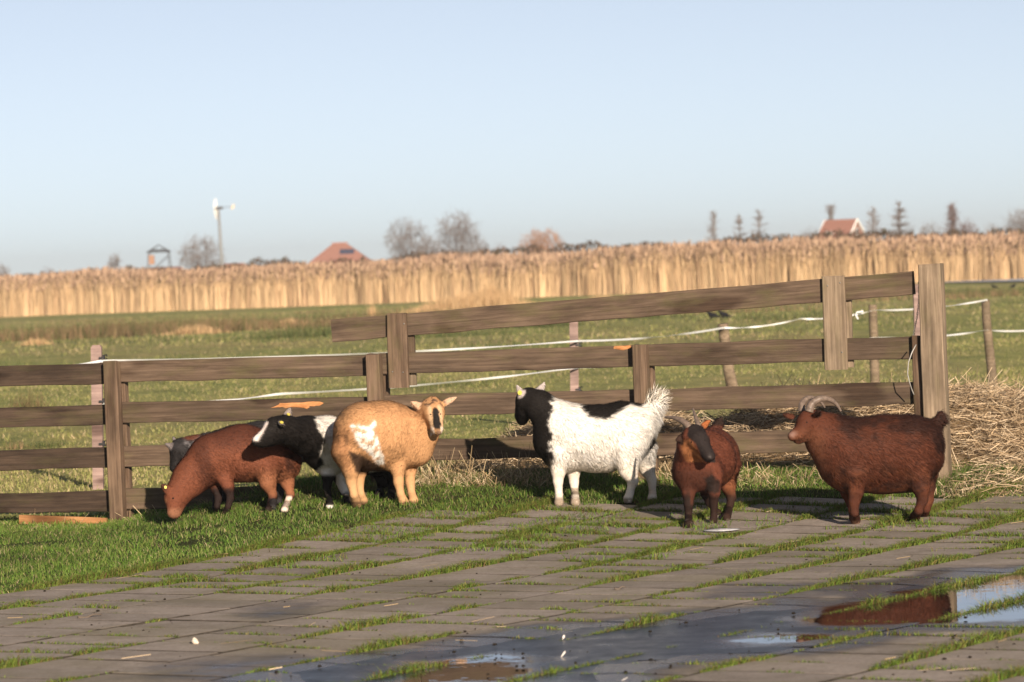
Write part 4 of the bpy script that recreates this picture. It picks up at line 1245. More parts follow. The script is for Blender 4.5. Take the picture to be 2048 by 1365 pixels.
# ------------------------------------------------------------------ animals: one continuous surface grown from a skeleton
def surface_nets(val, org, h):
    ins = val < 0
    nx, ny, nz = val.shape
    cs = ins[:-1, :-1, :-1].astype(np.int8)
    tot = np.zeros((nx - 1, ny - 1, nz - 1), np.int8)
    for a in (0, 1):
        for b in (0, 1):
            for c in (0, 1):
                tot += ins[a:nx - 1 + a, b:ny - 1 + b, c:nz - 1 + c]
    act = (tot > 0) & (tot < 8)
    I, J, K = np.nonzero(act)
    idx = np.full(act.shape, -1, np.int64); idx[I, J, K] = np.arange(len(I))
    acc = np.zeros((len(I), 3)); cnt = np.zeros(len(I))
    corners = [(a, b, c) for a in (0, 1) for b in (0, 1) for c in (0, 1)]
    for p in corners:
        for ax in range(3):
            if p[ax]: continue
            q = list(p); q[ax] = 1
            v0 = val[I + p[0], J + p[1], K + p[2]]; v1 = val[I + q[0], J + q[1], K + q[2]]
            m = (v0 < 0) != (v1 < 0)
            t = np.where(m, v0 / (v0 - v1 + 1e-20), 0)
            pt = np.tile(np.array(p, float), (len(I), 1)); pt[:, ax] = t
            acc += pt * m[:, None]; cnt += m
    V = (acc / cnt[:, None] + np.c_[I, J, K]) * h + org
    Fs = []
    for ax in range(3):
        o1, o2 = [(1, 2), (2, 0), (0, 1)][ax]
        sl0 = [slice(None)] * 3; sl1 = [slice(None)] * 3
        sl0[ax] = slice(0, -1); sl1[ax] = slice(1, None)
        A = ins[tuple(sl0)]; B = ins[tuple(sl1)]
        E = np.stack(np.nonzero(A != B), 1)
        ok = (E[:, o1] > 0) & (E[:, o2] > 0) & (E[:, o1] < act.shape[o1]) & (E[:, o2] < act.shape[o2])
        E = E[ok]
        s = A[tuple(E.T)]
        def cell(d1, d2):
            q = E.copy(); q[:, o1] += d1; q[:, o2] += d2
            return idx[tuple(q.T)]
        quad = np.stack([cell(-1, -1), cell(0, -1), cell(0, 0), cell(-1, 0)], 1)
        quad[~s] = quad[~s][:, ::-1]
        Fs.append(quad)
    F = np.concatenate(Fs); F = F[(F >= 0).all(1)]
    return V, F

class Body:
    def __init__(s, Y0, vox=.0075):
        s.Y0 = Y0; s.sc = FPX / Y0; s.vox = vox; s.prims = []; s.feet = []
    def p(s, q):
        return at(q[0], q[1], s.Y0 + (q[2] if len(q) > 2 else 0))
    def cone(s, a, ra, b, rb, k=.03):
        s.prims.append(('c', s.p(a) if len(a) < 4 else np.array(a[1:]), ra / s.sc, s.p(b) if len(b) < 4 else np.array(b[1:]), rb / s.sc, k))
    def chain(s, pts, k=.03):
        """pts: (px, py, dy, r px)"""
        for a, b in zip(pts[:-1], pts[1:]): s.cone(a[:3], a[3], b[:3], b[3], k)
    def cut(s, a, ra, b, rb, k=.01):
        s.prims.append(('x', s.p(a), ra / s.sc, s.p(b), rb / s.sc, k))
    def ear(s, base, tip, w, th=4.0, nrm=(0, -1, .3), k=.008):
        a, b = s.p(base), s.p(tip); ex = b - a; L = np.linalg.norm(ex); ex /= L
        n = np.array(nrm, float); n -= ex * (n @ ex); n /= np.linalg.norm(n); ey = np.cross(n, ex)
        s.prims.append(('e', (a + b) / 2, np.stack([ex, ey, n], 0), np.array([L * .56, w / s.sc / 2, max(th / s.sc, .0085)]), 0, k))
    def leg(s, pts, foot, k=.018, hoof=9):
        """pts: (px,py,dy,r) down to the fetlock; foot: (px,py) touches the ground"""
        g = ground(foot[0], foot[1]); g[2] = float(gz(g[0], g[1]))
        kn, ft = pts[-2], pts[-1]
        mid = tuple((a + b) / 2 for a, b in zip(kn[:3], ft[:3])) + (.80 * min(kn[3], ft[3]),)
        s.chain(list(pts[:-2]) + [(*kn[:3], kn[3] * .92), mid, (*ft[:3], ft[3] * .92)], k)
        f = pts[-1]; a = s.p(f[:3])
        h = hoof / s.sc
        toe = g + np.array([0, 0, h * .55])
        s.prims.append(('c', a, f[3] * .9 / s.sc, toe, h * .9, .010))
        s.feet.append((g, h))
    def build(s):
        lo = np.min([np.minimum(p[1], p[3]) - max(p[2], p[4]) if p[0] in 'cx' else p[1] - p[3].max() for p in s.prims], 0) - .04
        hi = np.max([np.maximum(p[1], p[3]) + max(p[2], p[4]) if p[0] in 'cx' else p[1] + p[3].max() for p in s.prims], 0) + .04
        h = s.vox
        n = np.ceil((hi - lo) / h).astype(int) + 1
        ax = [lo[i] + h * np.arange(n[i]) for i in range(3)]
        val = np.full(tuple(n), .5, np.float32)
        for pr in s.prims:
            k = pr[5]; mg = .05 + k
            if pr[0] in 'cx':
                a, ra, b, rb = pr[1:5]
                l = np.minimum(a - ra, b - rb) - mg; u = np.maximum(a + ra, b + rb) + mg
            else:
                l = pr[1] - pr[3].max() - mg; u = pr[1] + pr[3].max() + mg
            sl = []
            for i in range(3):
                i0 = max(0, int((l[i] - lo[i]) / h)); i1 = min(n[i], int((u[i] - lo[i]) / h) + 2); sl.append(slice(i0, i1))
            X = ax[0][sl[0]][:, None, None]; Y = ax[1][sl[1]][None, :, None]; Z = ax[2][sl[2]][None, None, :]
            if pr[0] in 'cx':
                ba = b - a; l2 = ba @ ba + 1e-12
                t = np.clip(((X - a[0]) * ba[0] + (Y - a[1]) * ba[1] + (Z - a[2]) * ba[2]) / l2, 0, 1)
                d = np.sqrt((X - a[0] - ba[0] * t) ** 2 + (Y - a[1] - ba[1] * t) ** 2 + (Z - a[2] - ba[2] * t) ** 2) - (ra + (rb - ra) * t)
            else:
                c, R, rad = pr[1], pr[2], pr[3]
                q = [(X - c[0]) * R[i][0] + (Y - c[1]) * R[i][1] + (Z - c[2]) * R[i][2] for i in range(3)]
                # pointed leaf: narrower toward the tip
                wv = np.clip(1.0 - .45 * (q[0] / rad[0]), .35, 1.5)
                q1 = q[1] / wv
                q2 = q[2] + 6.0 * (q1 ** 2)
                k0 = np.sqrt((q[0] / rad[0]) ** 2 + (q1 / rad[1]) ** 2 + (q2 / rad[2]) ** 2)
                k1 = np.sqrt((q[0] / rad[0] ** 2) ** 2 + (q1 / rad[1] ** 2) ** 2 + (q2 / rad[2] ** 2) ** 2) + 1e-9
                d = k0 * (k0 - 1) / k1
            cur = val[tuple(sl)]
            if pr[0] == 'x':
                hh = np.clip(.5 - .5 * (cur + d) / k, 0, 1)
                val[tuple(sl)] = cur * (1 - hh) + (-d) * hh + k * hh * (1 - hh)
            else:
                hh = np.clip(.5 + .5 * (cur - d) / k, 0, 1)
                val[tuple(sl)] = cur * (1 - hh) + d * hh - k * hh * (1 - hh)
        for g, hf in s.feet:
            sl = []
            for i in range(3):
                m = .05 if i < 2 else .03
                i0 = max(0, int((g[i] - m - lo[i]) / h)); i1 = min(n[i], int((g[i] + m - lo[i]) / h) + 2); sl.append(slice(i0, i1))
            Z = ax[2][sl[2]][None, None, :]
            val[tuple(sl)] = np.maximum(val[tuple(sl)], g[2] - .004 - Z)
        return surface_nets(val, lo, h)
    def earmask(s, V, grow=1.15):
        m = np.zeros(len(V))
        for pr in s.prims:
            if pr[0] != 'e': continue
            q = (V - pr[1]) @ pr[2].T
            k0 = np.sqrt((q[:, 0] / (pr[3][0] * grow)) ** 2 + (q[:, 1] / (pr[3][1] * 1.5 * grow)) ** 2 + (q[:, 2] / (pr[3][2] * 2.2)) ** 2)
            m = np.maximum(m, sstep(1.15, .9, k0) * sstep(-.75, -.35, q[:, 0] / pr[3][0]))
        return m
    def uv(s, V):
        """side-view coordinates of surface points, in which the coat markings were measured"""
        dd = V - CAM
        dep = dd @ FWD
        return CX + FPX * (dd @ RGT) / dep, CY - FPX * (dd @ UPV) / dep

def in_poly(poly, u, w):
    return sd_poly(np.array(poly, float), u, w)

def lerp(a, b, t):
    return a + (np.array(b) - a) * np.clip(t, 0, 1)[:, None]

def finish_animal(name, B, colfn, label, cat, group=None, fur=26000, furlen=.016, flow=(1, 0, -.8), lenfn=None, w=.0026):
    V, F = B.build()
    # light smoothing
    n = len(V)
    for it in range(2):
        acc = np.zeros_like(V); cnt = np.zeros(n)
        for a, b in ((0, 1), (1, 2), (2, 3), (3, 0)):
            np.add.at(acc, F[:, a], V[F[:, b]]); np.add.at(acc, F[:, b], V[F[:, a]])
            np.add.at(cnt, F[:, a], 1); np.add.at(cnt, F[:, b], 1)
        V = V * .6 + .4 * acc / cnt[:, None]
    base = np.array([V[:, 0].mean(), V[:, 1].mean(), V[:, 2].min()])
    me = fast_mesh('body', V - base, F, smooth=True)
    Nn = np.zeros(n * 3, np.float32); me.vertices.foreach_get('normal', Nn); Nn = Nn.reshape(-1, 3).astype(float)
    C = colfn(V, Nn)
    a = me.color_attributes.new('Col', 'FLOAT_COLOR', 'POINT'); cc = np.ones((n, 4), np.float32); cc[:, :3] = C
    a.data.foreach_set('color', cc.ravel())
    root = empty(name, tuple(base), label, cat, group)
    link('body', me, M_COAT, root)
    if fur:
        tri = np.concatenate([F[:, [0, 1, 2]], F[:, [0, 2, 3]]])
        e1 = V[tri[:, 1]] - V[tri[:, 0]]; e2 = V[tri[:, 2]] - V[tri[:, 0]]
        ar = np.linalg.norm(np.cross(e1, e2), axis=1); pr = ar / ar.sum()
        t = rng.choice(len(tri), fur, p=pr); r1 = np.sqrt(rng.uniform(0, 1, fur)); r2 = rng.uniform(0, 1, fur)
        wt = np.stack([1 - r1, r1 * (1 - r2), r1 * r2], 1)
        T3 = tri[t]
        P = (V[T3] * wt[..., None]).sum(1); Nf = (Nn[T3] * wt[..., None]).sum(1); Nf /= np.linalg.norm(Nf, axis=1)[:, None]
        Cf = (C[T3] * wt[..., None]).sum(1)
        fur = int(fur); fl = np.tile(np.array(flow, float), (fur, 1)) + rng.normal(0, .25, (fur, 3))
        fl += .5 * (np.stack([vnoise(P, 22) - .5, vnoise(P + 7, 22) - .5, vnoise(P + 13, 22) - .5], 1)) * 2
        fl -= Nf * (fl * Nf).sum(1)[:, None]; fl /= np.linalg.norm(fl, axis=1)[:, None] + 1e-6
        Lf = furlen * rng.uniform(.6, 1.25, fur)
        if lenfn is not None: Lf = Lf * lenfn(P, B)
        Lf = Lf * (.35 + .65 * sstep(.14, .24, P[:, 2] - base[2]))
        mid = P + (Nf * .42 + fl * .55) * Lf[:, None] * .55
        tip = P + (Nf * .42 + fl * 1.05) * Lf[:, None]
        sd = np.cross(fl, Nf); sd /= np.linalg.norm(sd, axis=1)[:, None] + 1e-6
        sd = sd * w * .5
        Vv = np.stack([P - sd, P + sd, mid - sd * .8, mid + sd * .8, tip], 1).reshape(-1, 3)
        k = np.arange(fur)[:, None] * 5
        Ff = np.concatenate([k + [0, 1, 3], k + [0, 3, 2], k + [2, 3, 4]], 0)
        nn = Nf + .35 * fl + rng.normal(0, .22, (fur, 3)); nn /= np.linalg.norm(nn, axis=1)[:, None]
        cvar = ((.78 + .46 * vnoise(P, 75))[:, None] * (1 + rng.normal(0, .22, (fur, 1)))).clip(.35, 1.7)
        link('fur', fast_mesh('fur', Vv - base, Ff, smooth=True, col=np.repeat((Cf * cvar).clip(0, .9), 5, 0), normals=np.repeat(nn, 5, 0)), M_FUR, root, kind='stuff')
    return root, V, Nn, base

def surf(V, px, py, rad=.010):
    d = ray(px, py); d = d / np.linalg.norm(d)
    w = V - CAM; t = w @ d; dist = np.linalg.norm(w - t[:, None] * d, axis=1)
    m = dist < rad
    if not m.any(): m = dist < dist.min() + .004
    i = np.nonzero(m)[0][np.argmin(t[m])]
    return i

def add_eye(root, V, Nn, base, px, py, r=.0085):
    i = surf(V, px, py); r *= .85; c = V[i] - Nn[i] * r * .62 - base
    mb = MB(); mb.sphere(c, r, 10, 8); mb.build('eye', M_EYE, root, True)

def add_tag(root, V, Nn, base, px, py, r=.012):
    i = surf(V, px, py); n = Nn[i]; c = V[i] + n * .004 - base
    u = np.cross(n, [0, 0, 1.0]); u /= np.linalg.norm(u); v = np.cross(u, n)
    mb = MB(); ring = []
    for z in (-.002, .003):
        for k in range(10):
            a = 2 * math.pi * k / 10; ring.append(c + n * z + r * (math.cos(a) * u + 1.15 * math.sin(a) * v))
    mb.add(ring, [tuple(range(10))[::-1], tuple(range(10, 20))] + [(k, (k + 1) % 10, 10 + (k + 1) % 10, 10 + k) for k in range(10)])
    mb.tube([c + n * .003, c + n * .008], .0035, 6)
    mb.build('ear_tag', M_TAG, root)

def add_horn(root, B, base, pts, r0, r1):
    P = np.array([B.p(q) for q in pts]); m = len(P)
    tt = np.linspace(0, m - 1, 34)
    # smooth curve through the points (Catmull-Rom)
    def cr(t):
        i = min(int(t), m - 2); f = t - i
        p0, p1, p2, p3 = P[max(i - 1, 0)], P[i], P[i + 1], P[min(i + 2, m - 1)]
        return .5 * (2 * p1 + (p2 - p0) * f + (2 * p0 - 5 * p1 + 4 * p2 - p3) * f * f + (-p0 + 3 * p1 - 3 * p2 + p3) * f ** 3)
    Q = np.array([cr(t) for t in tt])
    u = np.linspace(0, 1, 34)
    rad = (r0 + (r1 - r0) * u ** 1.2) / B.sc * (1 + .07 * np.sin(u * 75) * (1 - u))
    mb = MB(); mb.tube(Q - base, rad, 9); mb.build('horn', M_HORN, root, True)

BLACK = np.array([.014, .012, .011]); WHITE = np.array([.80, .76, .70])
def cnoise(V, s): return vnoise(V, s) * .6 + vnoise(V, s * 2.7) * .4

# ---- dark chestnut goat at the right, side on
def goat_chestnut():
    B = Body(18.85)
    B.chain([(1703, 912, 0, 68), (1760, 906, 0, 70), (1812, 902, .02, 73)], .05)
    B.cone((1838, 898, .03), 50, (1848, 880, .03), 36, .05)
    B.cone((1700, 895, 0), 56, (1660, 876, -.03), 46, .05)
    B.cone((1672, 880, -.02), 48, (1638, 856, -.05), 32, .04)
    B.cone((1690, 930, -.0), 44, (1705, 955, -.02), 34, .05)
    B.cone((1648, 884, -.04), 34, (1688, 925, 0), 50, .04)
    # head
    B.cone((1630, 848, -.06), 26, (1614, 846, -.09), 22, .02)
    B.cone((1616, 850, -.09), 20, (1594, 870, -.14), 13, .015)
    B.cone((1620, 866, -.07), 15, (1596, 880, -.13), 9, .012)
    B.cone((1592, 869, -.14), 11, (1585, 873, -.15), 10, .01)
    B.cone((1612, 832, -.09), 10, (1624, 830, -.07), 10, .02)
    B.ear((1590, 835, .0), (1563, 829, .01), 15, 4, (.0, -.6, .8))
    B.ear((1630, 834, -.12), (1638, 822, -.20), 18, 4, (.4, -1, -.1))
    # legs
    B.leg([(1712, 950, -.10, 32), (1712, 983, -.11, 15), (1708, 1003, -.11, 12), (1709, 1026, -.11, 9.5)], (1711, 1048), hoof=12)
    B.leg([(1700, 955, .08, 28), (1697, 985, .09, 15), (1702, 1003, .09, 11), (1706, 1022, .10, 9.5)], (1708, 1043), hoof=11)
    B.leg([(1832, 940, -.07, 38), (1842, 975, -.10, 17), (1845, 1000, -.10, 11), (1837, 1022, -.10, 9.5)], (1829, 1043), hoof=12.5)
    B.leg([(1845, 940, .12, 34), (1854, 975, .12, 16), (1857, 1000, .12, 10.5), (1852, 1018, .12, 9.5)], (1849, 1034), hoof=11)
    B.chain([(1872, 850, .03, 15), (1881, 838, .03, 10), (1882, 826, .03, 5)], .02)
    B.cone((1760, 945, -.0), 42, (1815, 945, 0), 40, .05)
    def col(V, Nn):
        u, w = B.uv(V); n = cnoise(V, 9); n2 = cnoise(V, 28)
        c = np.tile(np.array([.088, .030, .017]), (len(V), 1)) * (.8 + .45 * n)[:, None]
        dk = np.array([.034, .015, .011])
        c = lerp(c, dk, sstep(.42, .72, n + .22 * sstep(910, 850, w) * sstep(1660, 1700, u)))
        c = lerp(c, (.15, .055, .028), sstep(.35, .8, n2) * sstep(915, 960, w) * .6)
        c = lerp(c, (.15, .060, .033), .65 * sstep(1665, 1630, u) * sstep(845, 875, w))
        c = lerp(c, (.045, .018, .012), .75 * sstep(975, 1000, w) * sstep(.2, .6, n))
        c = lerp(c, (.04, .018, .012), sstep(1578, 1568, u) * .9)
        c = lerp(c, (.26, .16, .13), sstep(12, 3, np.hypot((u - 1584) * .8, w - 868) + 4 * n2) * .8)
        c = lerp(c, (.035, .015, .010), sstep(2.5, 1, np.abs(w - (882 - .12 * (u - 1590)))) * sstep(1606, 1600, u) * .8)
        c = lerp(c, (.025, .012, .009), sstep(10, 6, np.hypot(u - 1636, w - 828)))
        c = lerp(c, (.33, .20, .14), .8 * sstep(1040, 1046, w) * sstep(.3, .5, n2))
        c = lerp(c, (.035, .016, .012), sstep(1876, 1880, u) * sstep(850, 842, w))
        return c
    def ln(P, B):
        u, w = B.uv(P); return .45 + .75 * sstep(1640, 1690, u) * sstep(985, 950, w) + .5 * sstep(1865, 1878, u) * sstep(855, 840, w)
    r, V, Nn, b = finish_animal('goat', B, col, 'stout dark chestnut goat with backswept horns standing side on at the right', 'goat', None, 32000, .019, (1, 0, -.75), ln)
    add_horn(r, B, b, [(1618, 824, -.10), (1624, 808, -.10), (1640, 798, -.10), (1658, 799, -.08), (1672, 808, -.06), (1682, 823, -.05)], 9, 2)
    add_horn(r, B, b, [(1604, 824, -.02), (1604, 808, .0), (1613, 798, .03), (1624, 796, .06), (1640, 803, .09), (1650, 816, .10)], 7, 1.8)
    add_eye(r, V, Nn, b, 1617, 843, .0065)

# ---- small horned brown goat walking to the camera
def goat_horned():
    B = Body(19.2)
    B.chain([(1394, 938, .02, 46), (1410, 922, .16, 57), (1419, 916, .38, 57), (1424, 914, .52, 50)], .05)
    B.cone((1390, 930, 0), 40, (1384, 892, -.10), 31, .04)
    B.cone((1378, 950, -.02), 30, (1412, 950, -.02), 30, .04)
    # head, turned to the right and down
    B.cone((1389, 874, -.15), 25, (1399, 880, -.19), 20, .02)
    B.cone((1396, 880, -.19), 19, (1417, 911, -.25), 12, .015)
    B.cone((1392, 893, -.15), 17, (1413, 920, -.23), 9, .012)
    B.cone((1416, 908, -.25), 11, (1421, 913, -.26), 9.5, .01)
    B.ear((1371, 872, -.14), (1351, 882, -.16), 16, 4, (-.2, -1, .3))
    B.ear((1402, 858, -.10), (1421, 840, -.06), 14, 4, (.1, -1, -.1))
    B.leg([(1376, 960, -.03, 21), (1377, 988, -.05, 12), (1377, 1010, -.06, 9.5), (1377, 1034, -.05, 8)], (1378, 1056), hoof=11)
    B.leg([(1424, 956, -.02, 22), (1428, 984, -.05, 12), (1427, 1006, -.03, 9), (1428, 1028, -.02, 7.5)], (1427, 1047), hoof=10)
    B.leg([(1450, 935, .34, 33), (1455, 968, .34, 17), (1463, 996, .36, 9.5), (1458, 1020, .32, 8)], (1453, 1041), hoof=10.5)
    B.leg([(1412, 940, .46, 30), (1416, 985, .46, 15), (1420, 1005, .48, 10), (1424, 1018, .5, 8)], (1436, 1031), hoof=9)
    B.chain([(1430, 862, .52, 13), (1438, 848, .56, 9), (1442, 838, .56, 4)], .02)
    def col(V, Nn):
        u, w = B.uv(V); n = cnoise(V, 10); n2 = cnoise(V, 30)
        c = np.tile(np.array([.125, .042, .025]), (len(V), 1)) * (.82 + .4 * n)[:, None]
        c = lerp(c, (.24, .095, .045), .6 * sstep(935, 975, w) * sstep(1440, 1455, u))
        # dark chest, throat and legs
        c = lerp(c, (.045, .018, .012), .85 * sstep(.30, .62, n + .3 * sstep(30, 5, np.abs(w - 955))) * sstep(925, 950, w) * sstep(1432, 1420, u))
        c = lerp(c, BLACK, .9 * sstep(-4, 4, in_poly([(1408, 958), (1424, 950), (1440, 962), (1442, 985), (1428, 992), (1414, 980)], u, w) + 14 * (cnoise(V, 30) - .5)))
        c = lerp(c, (.02, .013, .011),   .94 * sstep(978, 1000, w + 12 * (n2 - .5)))
        c = lerp(c, (.10, .035, .02), .5 * sstep(14, 8, np.abs(u - 1386)) * sstep(975, 990, w) * sstep(1014, 1004, w) * (u > 1380))
        front = V[:, 1] < B.Y0 - .055
        # face: black stripe from the forehead to the nose, tan cheek
        face = front & (w < 925)
        bl = in_poly([(1374, 872), (1378, 850), (1404, 846), (1416, 872), (1432, 905), (1430, 925), (1416, 930), (1404, 916), (1396, 898), (1388, 884)], u, w)
        ck = in_poly([(1362, 884), (1378, 878), (1388, 890), (1398, 908), (1408, 922), (1396, 934), (1376, 926), (1364, 908)], u, w)
        nz = cnoise(V, 40) - .5
        c = lerp(c, (.33, .135, .055), .8 * face * sstep(-4, 3, ck + 5 * nz))
        c = lerp(c, (.020, .018, .018), .96 * face * sstep(-1.5, 1.5, bl + 4 * nz))
        c = lerp(c, (.10, .085, .08), .8 * face * sstep(4, 2, np.hypot(u - 1420, w - 914)))
        c = lerp(c, (.03, .02, .016), .9 * B.earmask(V) * (u < 1375))
        c = lerp(c, (.30, .10, .035), B.earmask(V) * (u > 1390))
        c = lerp(c, (.03, .018, .014), sstep(858, 848, w) * (V[:, 1] > B.Y0 + .45))
        c = lerp(c, (.30, .25, .21), .5 * sstep(1036, 1044, w) * sstep(.55, .65, n2))
        return c
    def ln(P, B):
        u, w = B.uv(P); return .4 + .6 * (P[:, 1] > B.Y0 - .05) * sstep(990, 960, w)
    r, V, Nn, b = finish_animal('goat', B, col, 'small horned brown goat with black face stripe walking toward the camera', 'goat', None, 26000, .015, (.2, .5, -.8), ln)
    add_horn(r, B, b, [(1384, 868, -.16), (1376, 852, -.15), (1362, 841, -.12), (1346, 836, -.08), (1330, 835, -.03)], 8.5, 2.2)
    add_horn(r, B, b, [(1397, 866, -.15), (1396, 850, -.13), (1391, 834, -.08), (1386, 818, -.02)], 6.5, 1.8)
    add_eye(r, V, Nn, b, 1380, 886, .007); add_eye(r, V, Nn, b, 1411, 880, .005)

# ---- white and black goat in the middle
def goat_white():
    B = Body(20.3)
    B.chain([(1138, 872, 0, 62), (1190, 876, .0, 61), (1245, 869, .0, 62)], .05)
    B.cone((1255, 855, 0), 50, (1275, 850, 0), 40, .05)
    B.cone((1118, 852, 0), 50, (1085, 818, .02), 33, .05)
    B.cone((1110, 885, 0), 42, (1125, 915, -.02), 34, .05)
    # head seen from behind, nose to the far left
    B.cone((1074, 806, .03), 27, (1058, 800, .05), 25, .03)
    B.cone((1052, 806, .06), 21, (1043, 832, .13), 14, .02)
    B.cone((1050, 822, .06), 16, (1044, 842, .12), 10, .015)
    B.ear((1047, 800, .02), (1034, 770, .0), 16, 4, (-.2, -1, .2))
    B.ear((1073, 790, .04), (1090, 765, .04), 15, 4, (.2, -1, .2))
    B.leg([(1118, 912, -.09, 28), (1117, 943, -.11, 14), (1116, 964, -.11, 10), (1118, 990, -.10, 8.5)], (1118, 1012), hoof=11)
    B.leg([(1142, 912, .08, 24), (1147, 945, .03, 12.5), (1148, 965, .03, 9.5), (1150, 988, .02, 8)], (1151, 1011), hoof=11)
    B.leg([(1252, 903, -.08, 40), (1257, 942, -.11, 18), (1266, 962, -.11, 11), (1260, 985, -.10, 8.5)], (1256, 1006), hoof=11)
    B.leg([(1282, 900, .08, 34), (1294, 938, .10, 15), (1304, 961, .10, 9.5), (1305, 985, .09, 8)], (1305, 1004), hoof=11)
    B.cone((1190, 905, 0), 38, (1215, 905, 0), 38, .05)
    B.chain([(1290, 832, .0, 16), (1306, 815, .0, 13), (1316, 802, .0, 8)], .025)
    B.cone((1300, 825, 0), 12, (1312, 850, .0), 9, .02)
    def col(V, Nn):
        u, w = B.uv(V); nz = (cnoise(V, 16) - .5); nf = (cnoise(V, 55) - .5)
        c = np.tile(WHITE, (len(V), 1)) * (.93 + .1 * cnoise(V, 8))[:, None]
        edge = np.interp(w, [760, 800, 830, 870, 900, 925, 940, 960], [1112, 1110, 1096, 1104, 1104, 1108, 1096, 1080])
        k = sstep(6, -6, u - edge + 26 * nz + 14 * nf)
        k = k * sstep(960, 935, w)
        c = lerp(c, BLACK, k)
        bk = in_poly([(1160, 806), (1200, 780), (1290, 780), (1282, 812), (1262, 812), (1240, 822), (1222, 836), (1208, 838), (1180, 833), (1163, 824)], u, w)
        c = lerp(c, BLACK, sstep(-3, 3, bk + 14 * nz + 6 * nf))
        sp = in_poly([(1307, 868), (1312, 885), (1304, 898), (1292, 905), (1298, 890)], u, w)
        c = lerp(c, BLACK, sstep(-2, 3, sp + 6 * nz))
        c = lerp(c, (.10, .085, .08), .9 * sstep(8, 5, np.abs(w - 983)) * sstep(1138, 1142, u) * sstep(1164, 1160, u))
        c = lerp(c, (.07, .05, .043), .92 * sstep(992, 1000, w) * sstep(.2, .5, cnoise(V, 40) + .1))
        c = lerp(c, (.40, .36, .33), .5 * sstep(950, 985, w) * sstep(1285, 1295, u))
        c = lerp(c, (.60, .48, .34), .35 * sstep(915, 945, w))
        # ears pale inside with a dark rim
        c = lerp(c, (.50, .44, .42), .85 * B.earmask(V, .9) * (Nn[:, 1] < .1))
        return c
    def ln(P, B):
        u, w = B.uv(P)
        return .5 + .6 * sstep(1090, 1120, u) * sstep(960, 930, w) + 2.2 * sstep(1294, 1308, u) * sstep(850, 825, w)
    r, V, Nn, b = finish_animal('goat', B, col, 'white goat with black head and black saddle patch looking away to the left', 'goat', None, 34000, .018, (.8, 0, -.8), ln)
    # plume of the tail
    n = 1500
    P = np.array([B.p((1300, 822, 0))]) + rng.normal(0, .014, (n, 3))
    tgt = np.array([B.p((1322, 800, 0))])
    ang = rng.normal(.55, .38, n)
    D = np.c_[np.sin(ang) * .9, rng.normal(0, .22, n), np.cos(ang)]
    t = rng.uniform(0, 1, n)
    P = P + np.c_[t * .03, t * 0, t * .05]
    Vv, F, C = blades(np.zeros((n, 3)), np.ones(n), np.full(n, .003), np.zeros((n, 2)), pick(n, [(.82, .78, .70), (.75, .68, .56)], None, .06))
    L = rng.uniform(.05, .115, n)
    sd = np.cross(D, rng.normal(0, 1, (n, 3))); sd /= np.linalg.norm(sd, axis=1)[:, None]; sd *= .0013
    mid = P + D * (L * .55)[:, None]; tip = P + D * L[:, None] + np.c_[.012 * np.ones(n), 0 * L, -.01 * np.ones(n)]
    Vv = np.stack([P - sd, P + sd, mid - sd * .8, mid + sd * .8, tip], 1).reshape(-1, 3)
    nn = np.repeat(np.tile(np.array([.1, -.9, .42]), (n, 1)) + D * .2, 5, 0)
    link('tail_hair', fast_mesh('tail_hair', Vv - b, F, smooth=True, col=C, normals=nn / np.linalg.norm(nn, axis=1)[:, None]), M_FUR, r, kind='stuff')
    add_tag(r, V, Nn, b, 1040, 788)

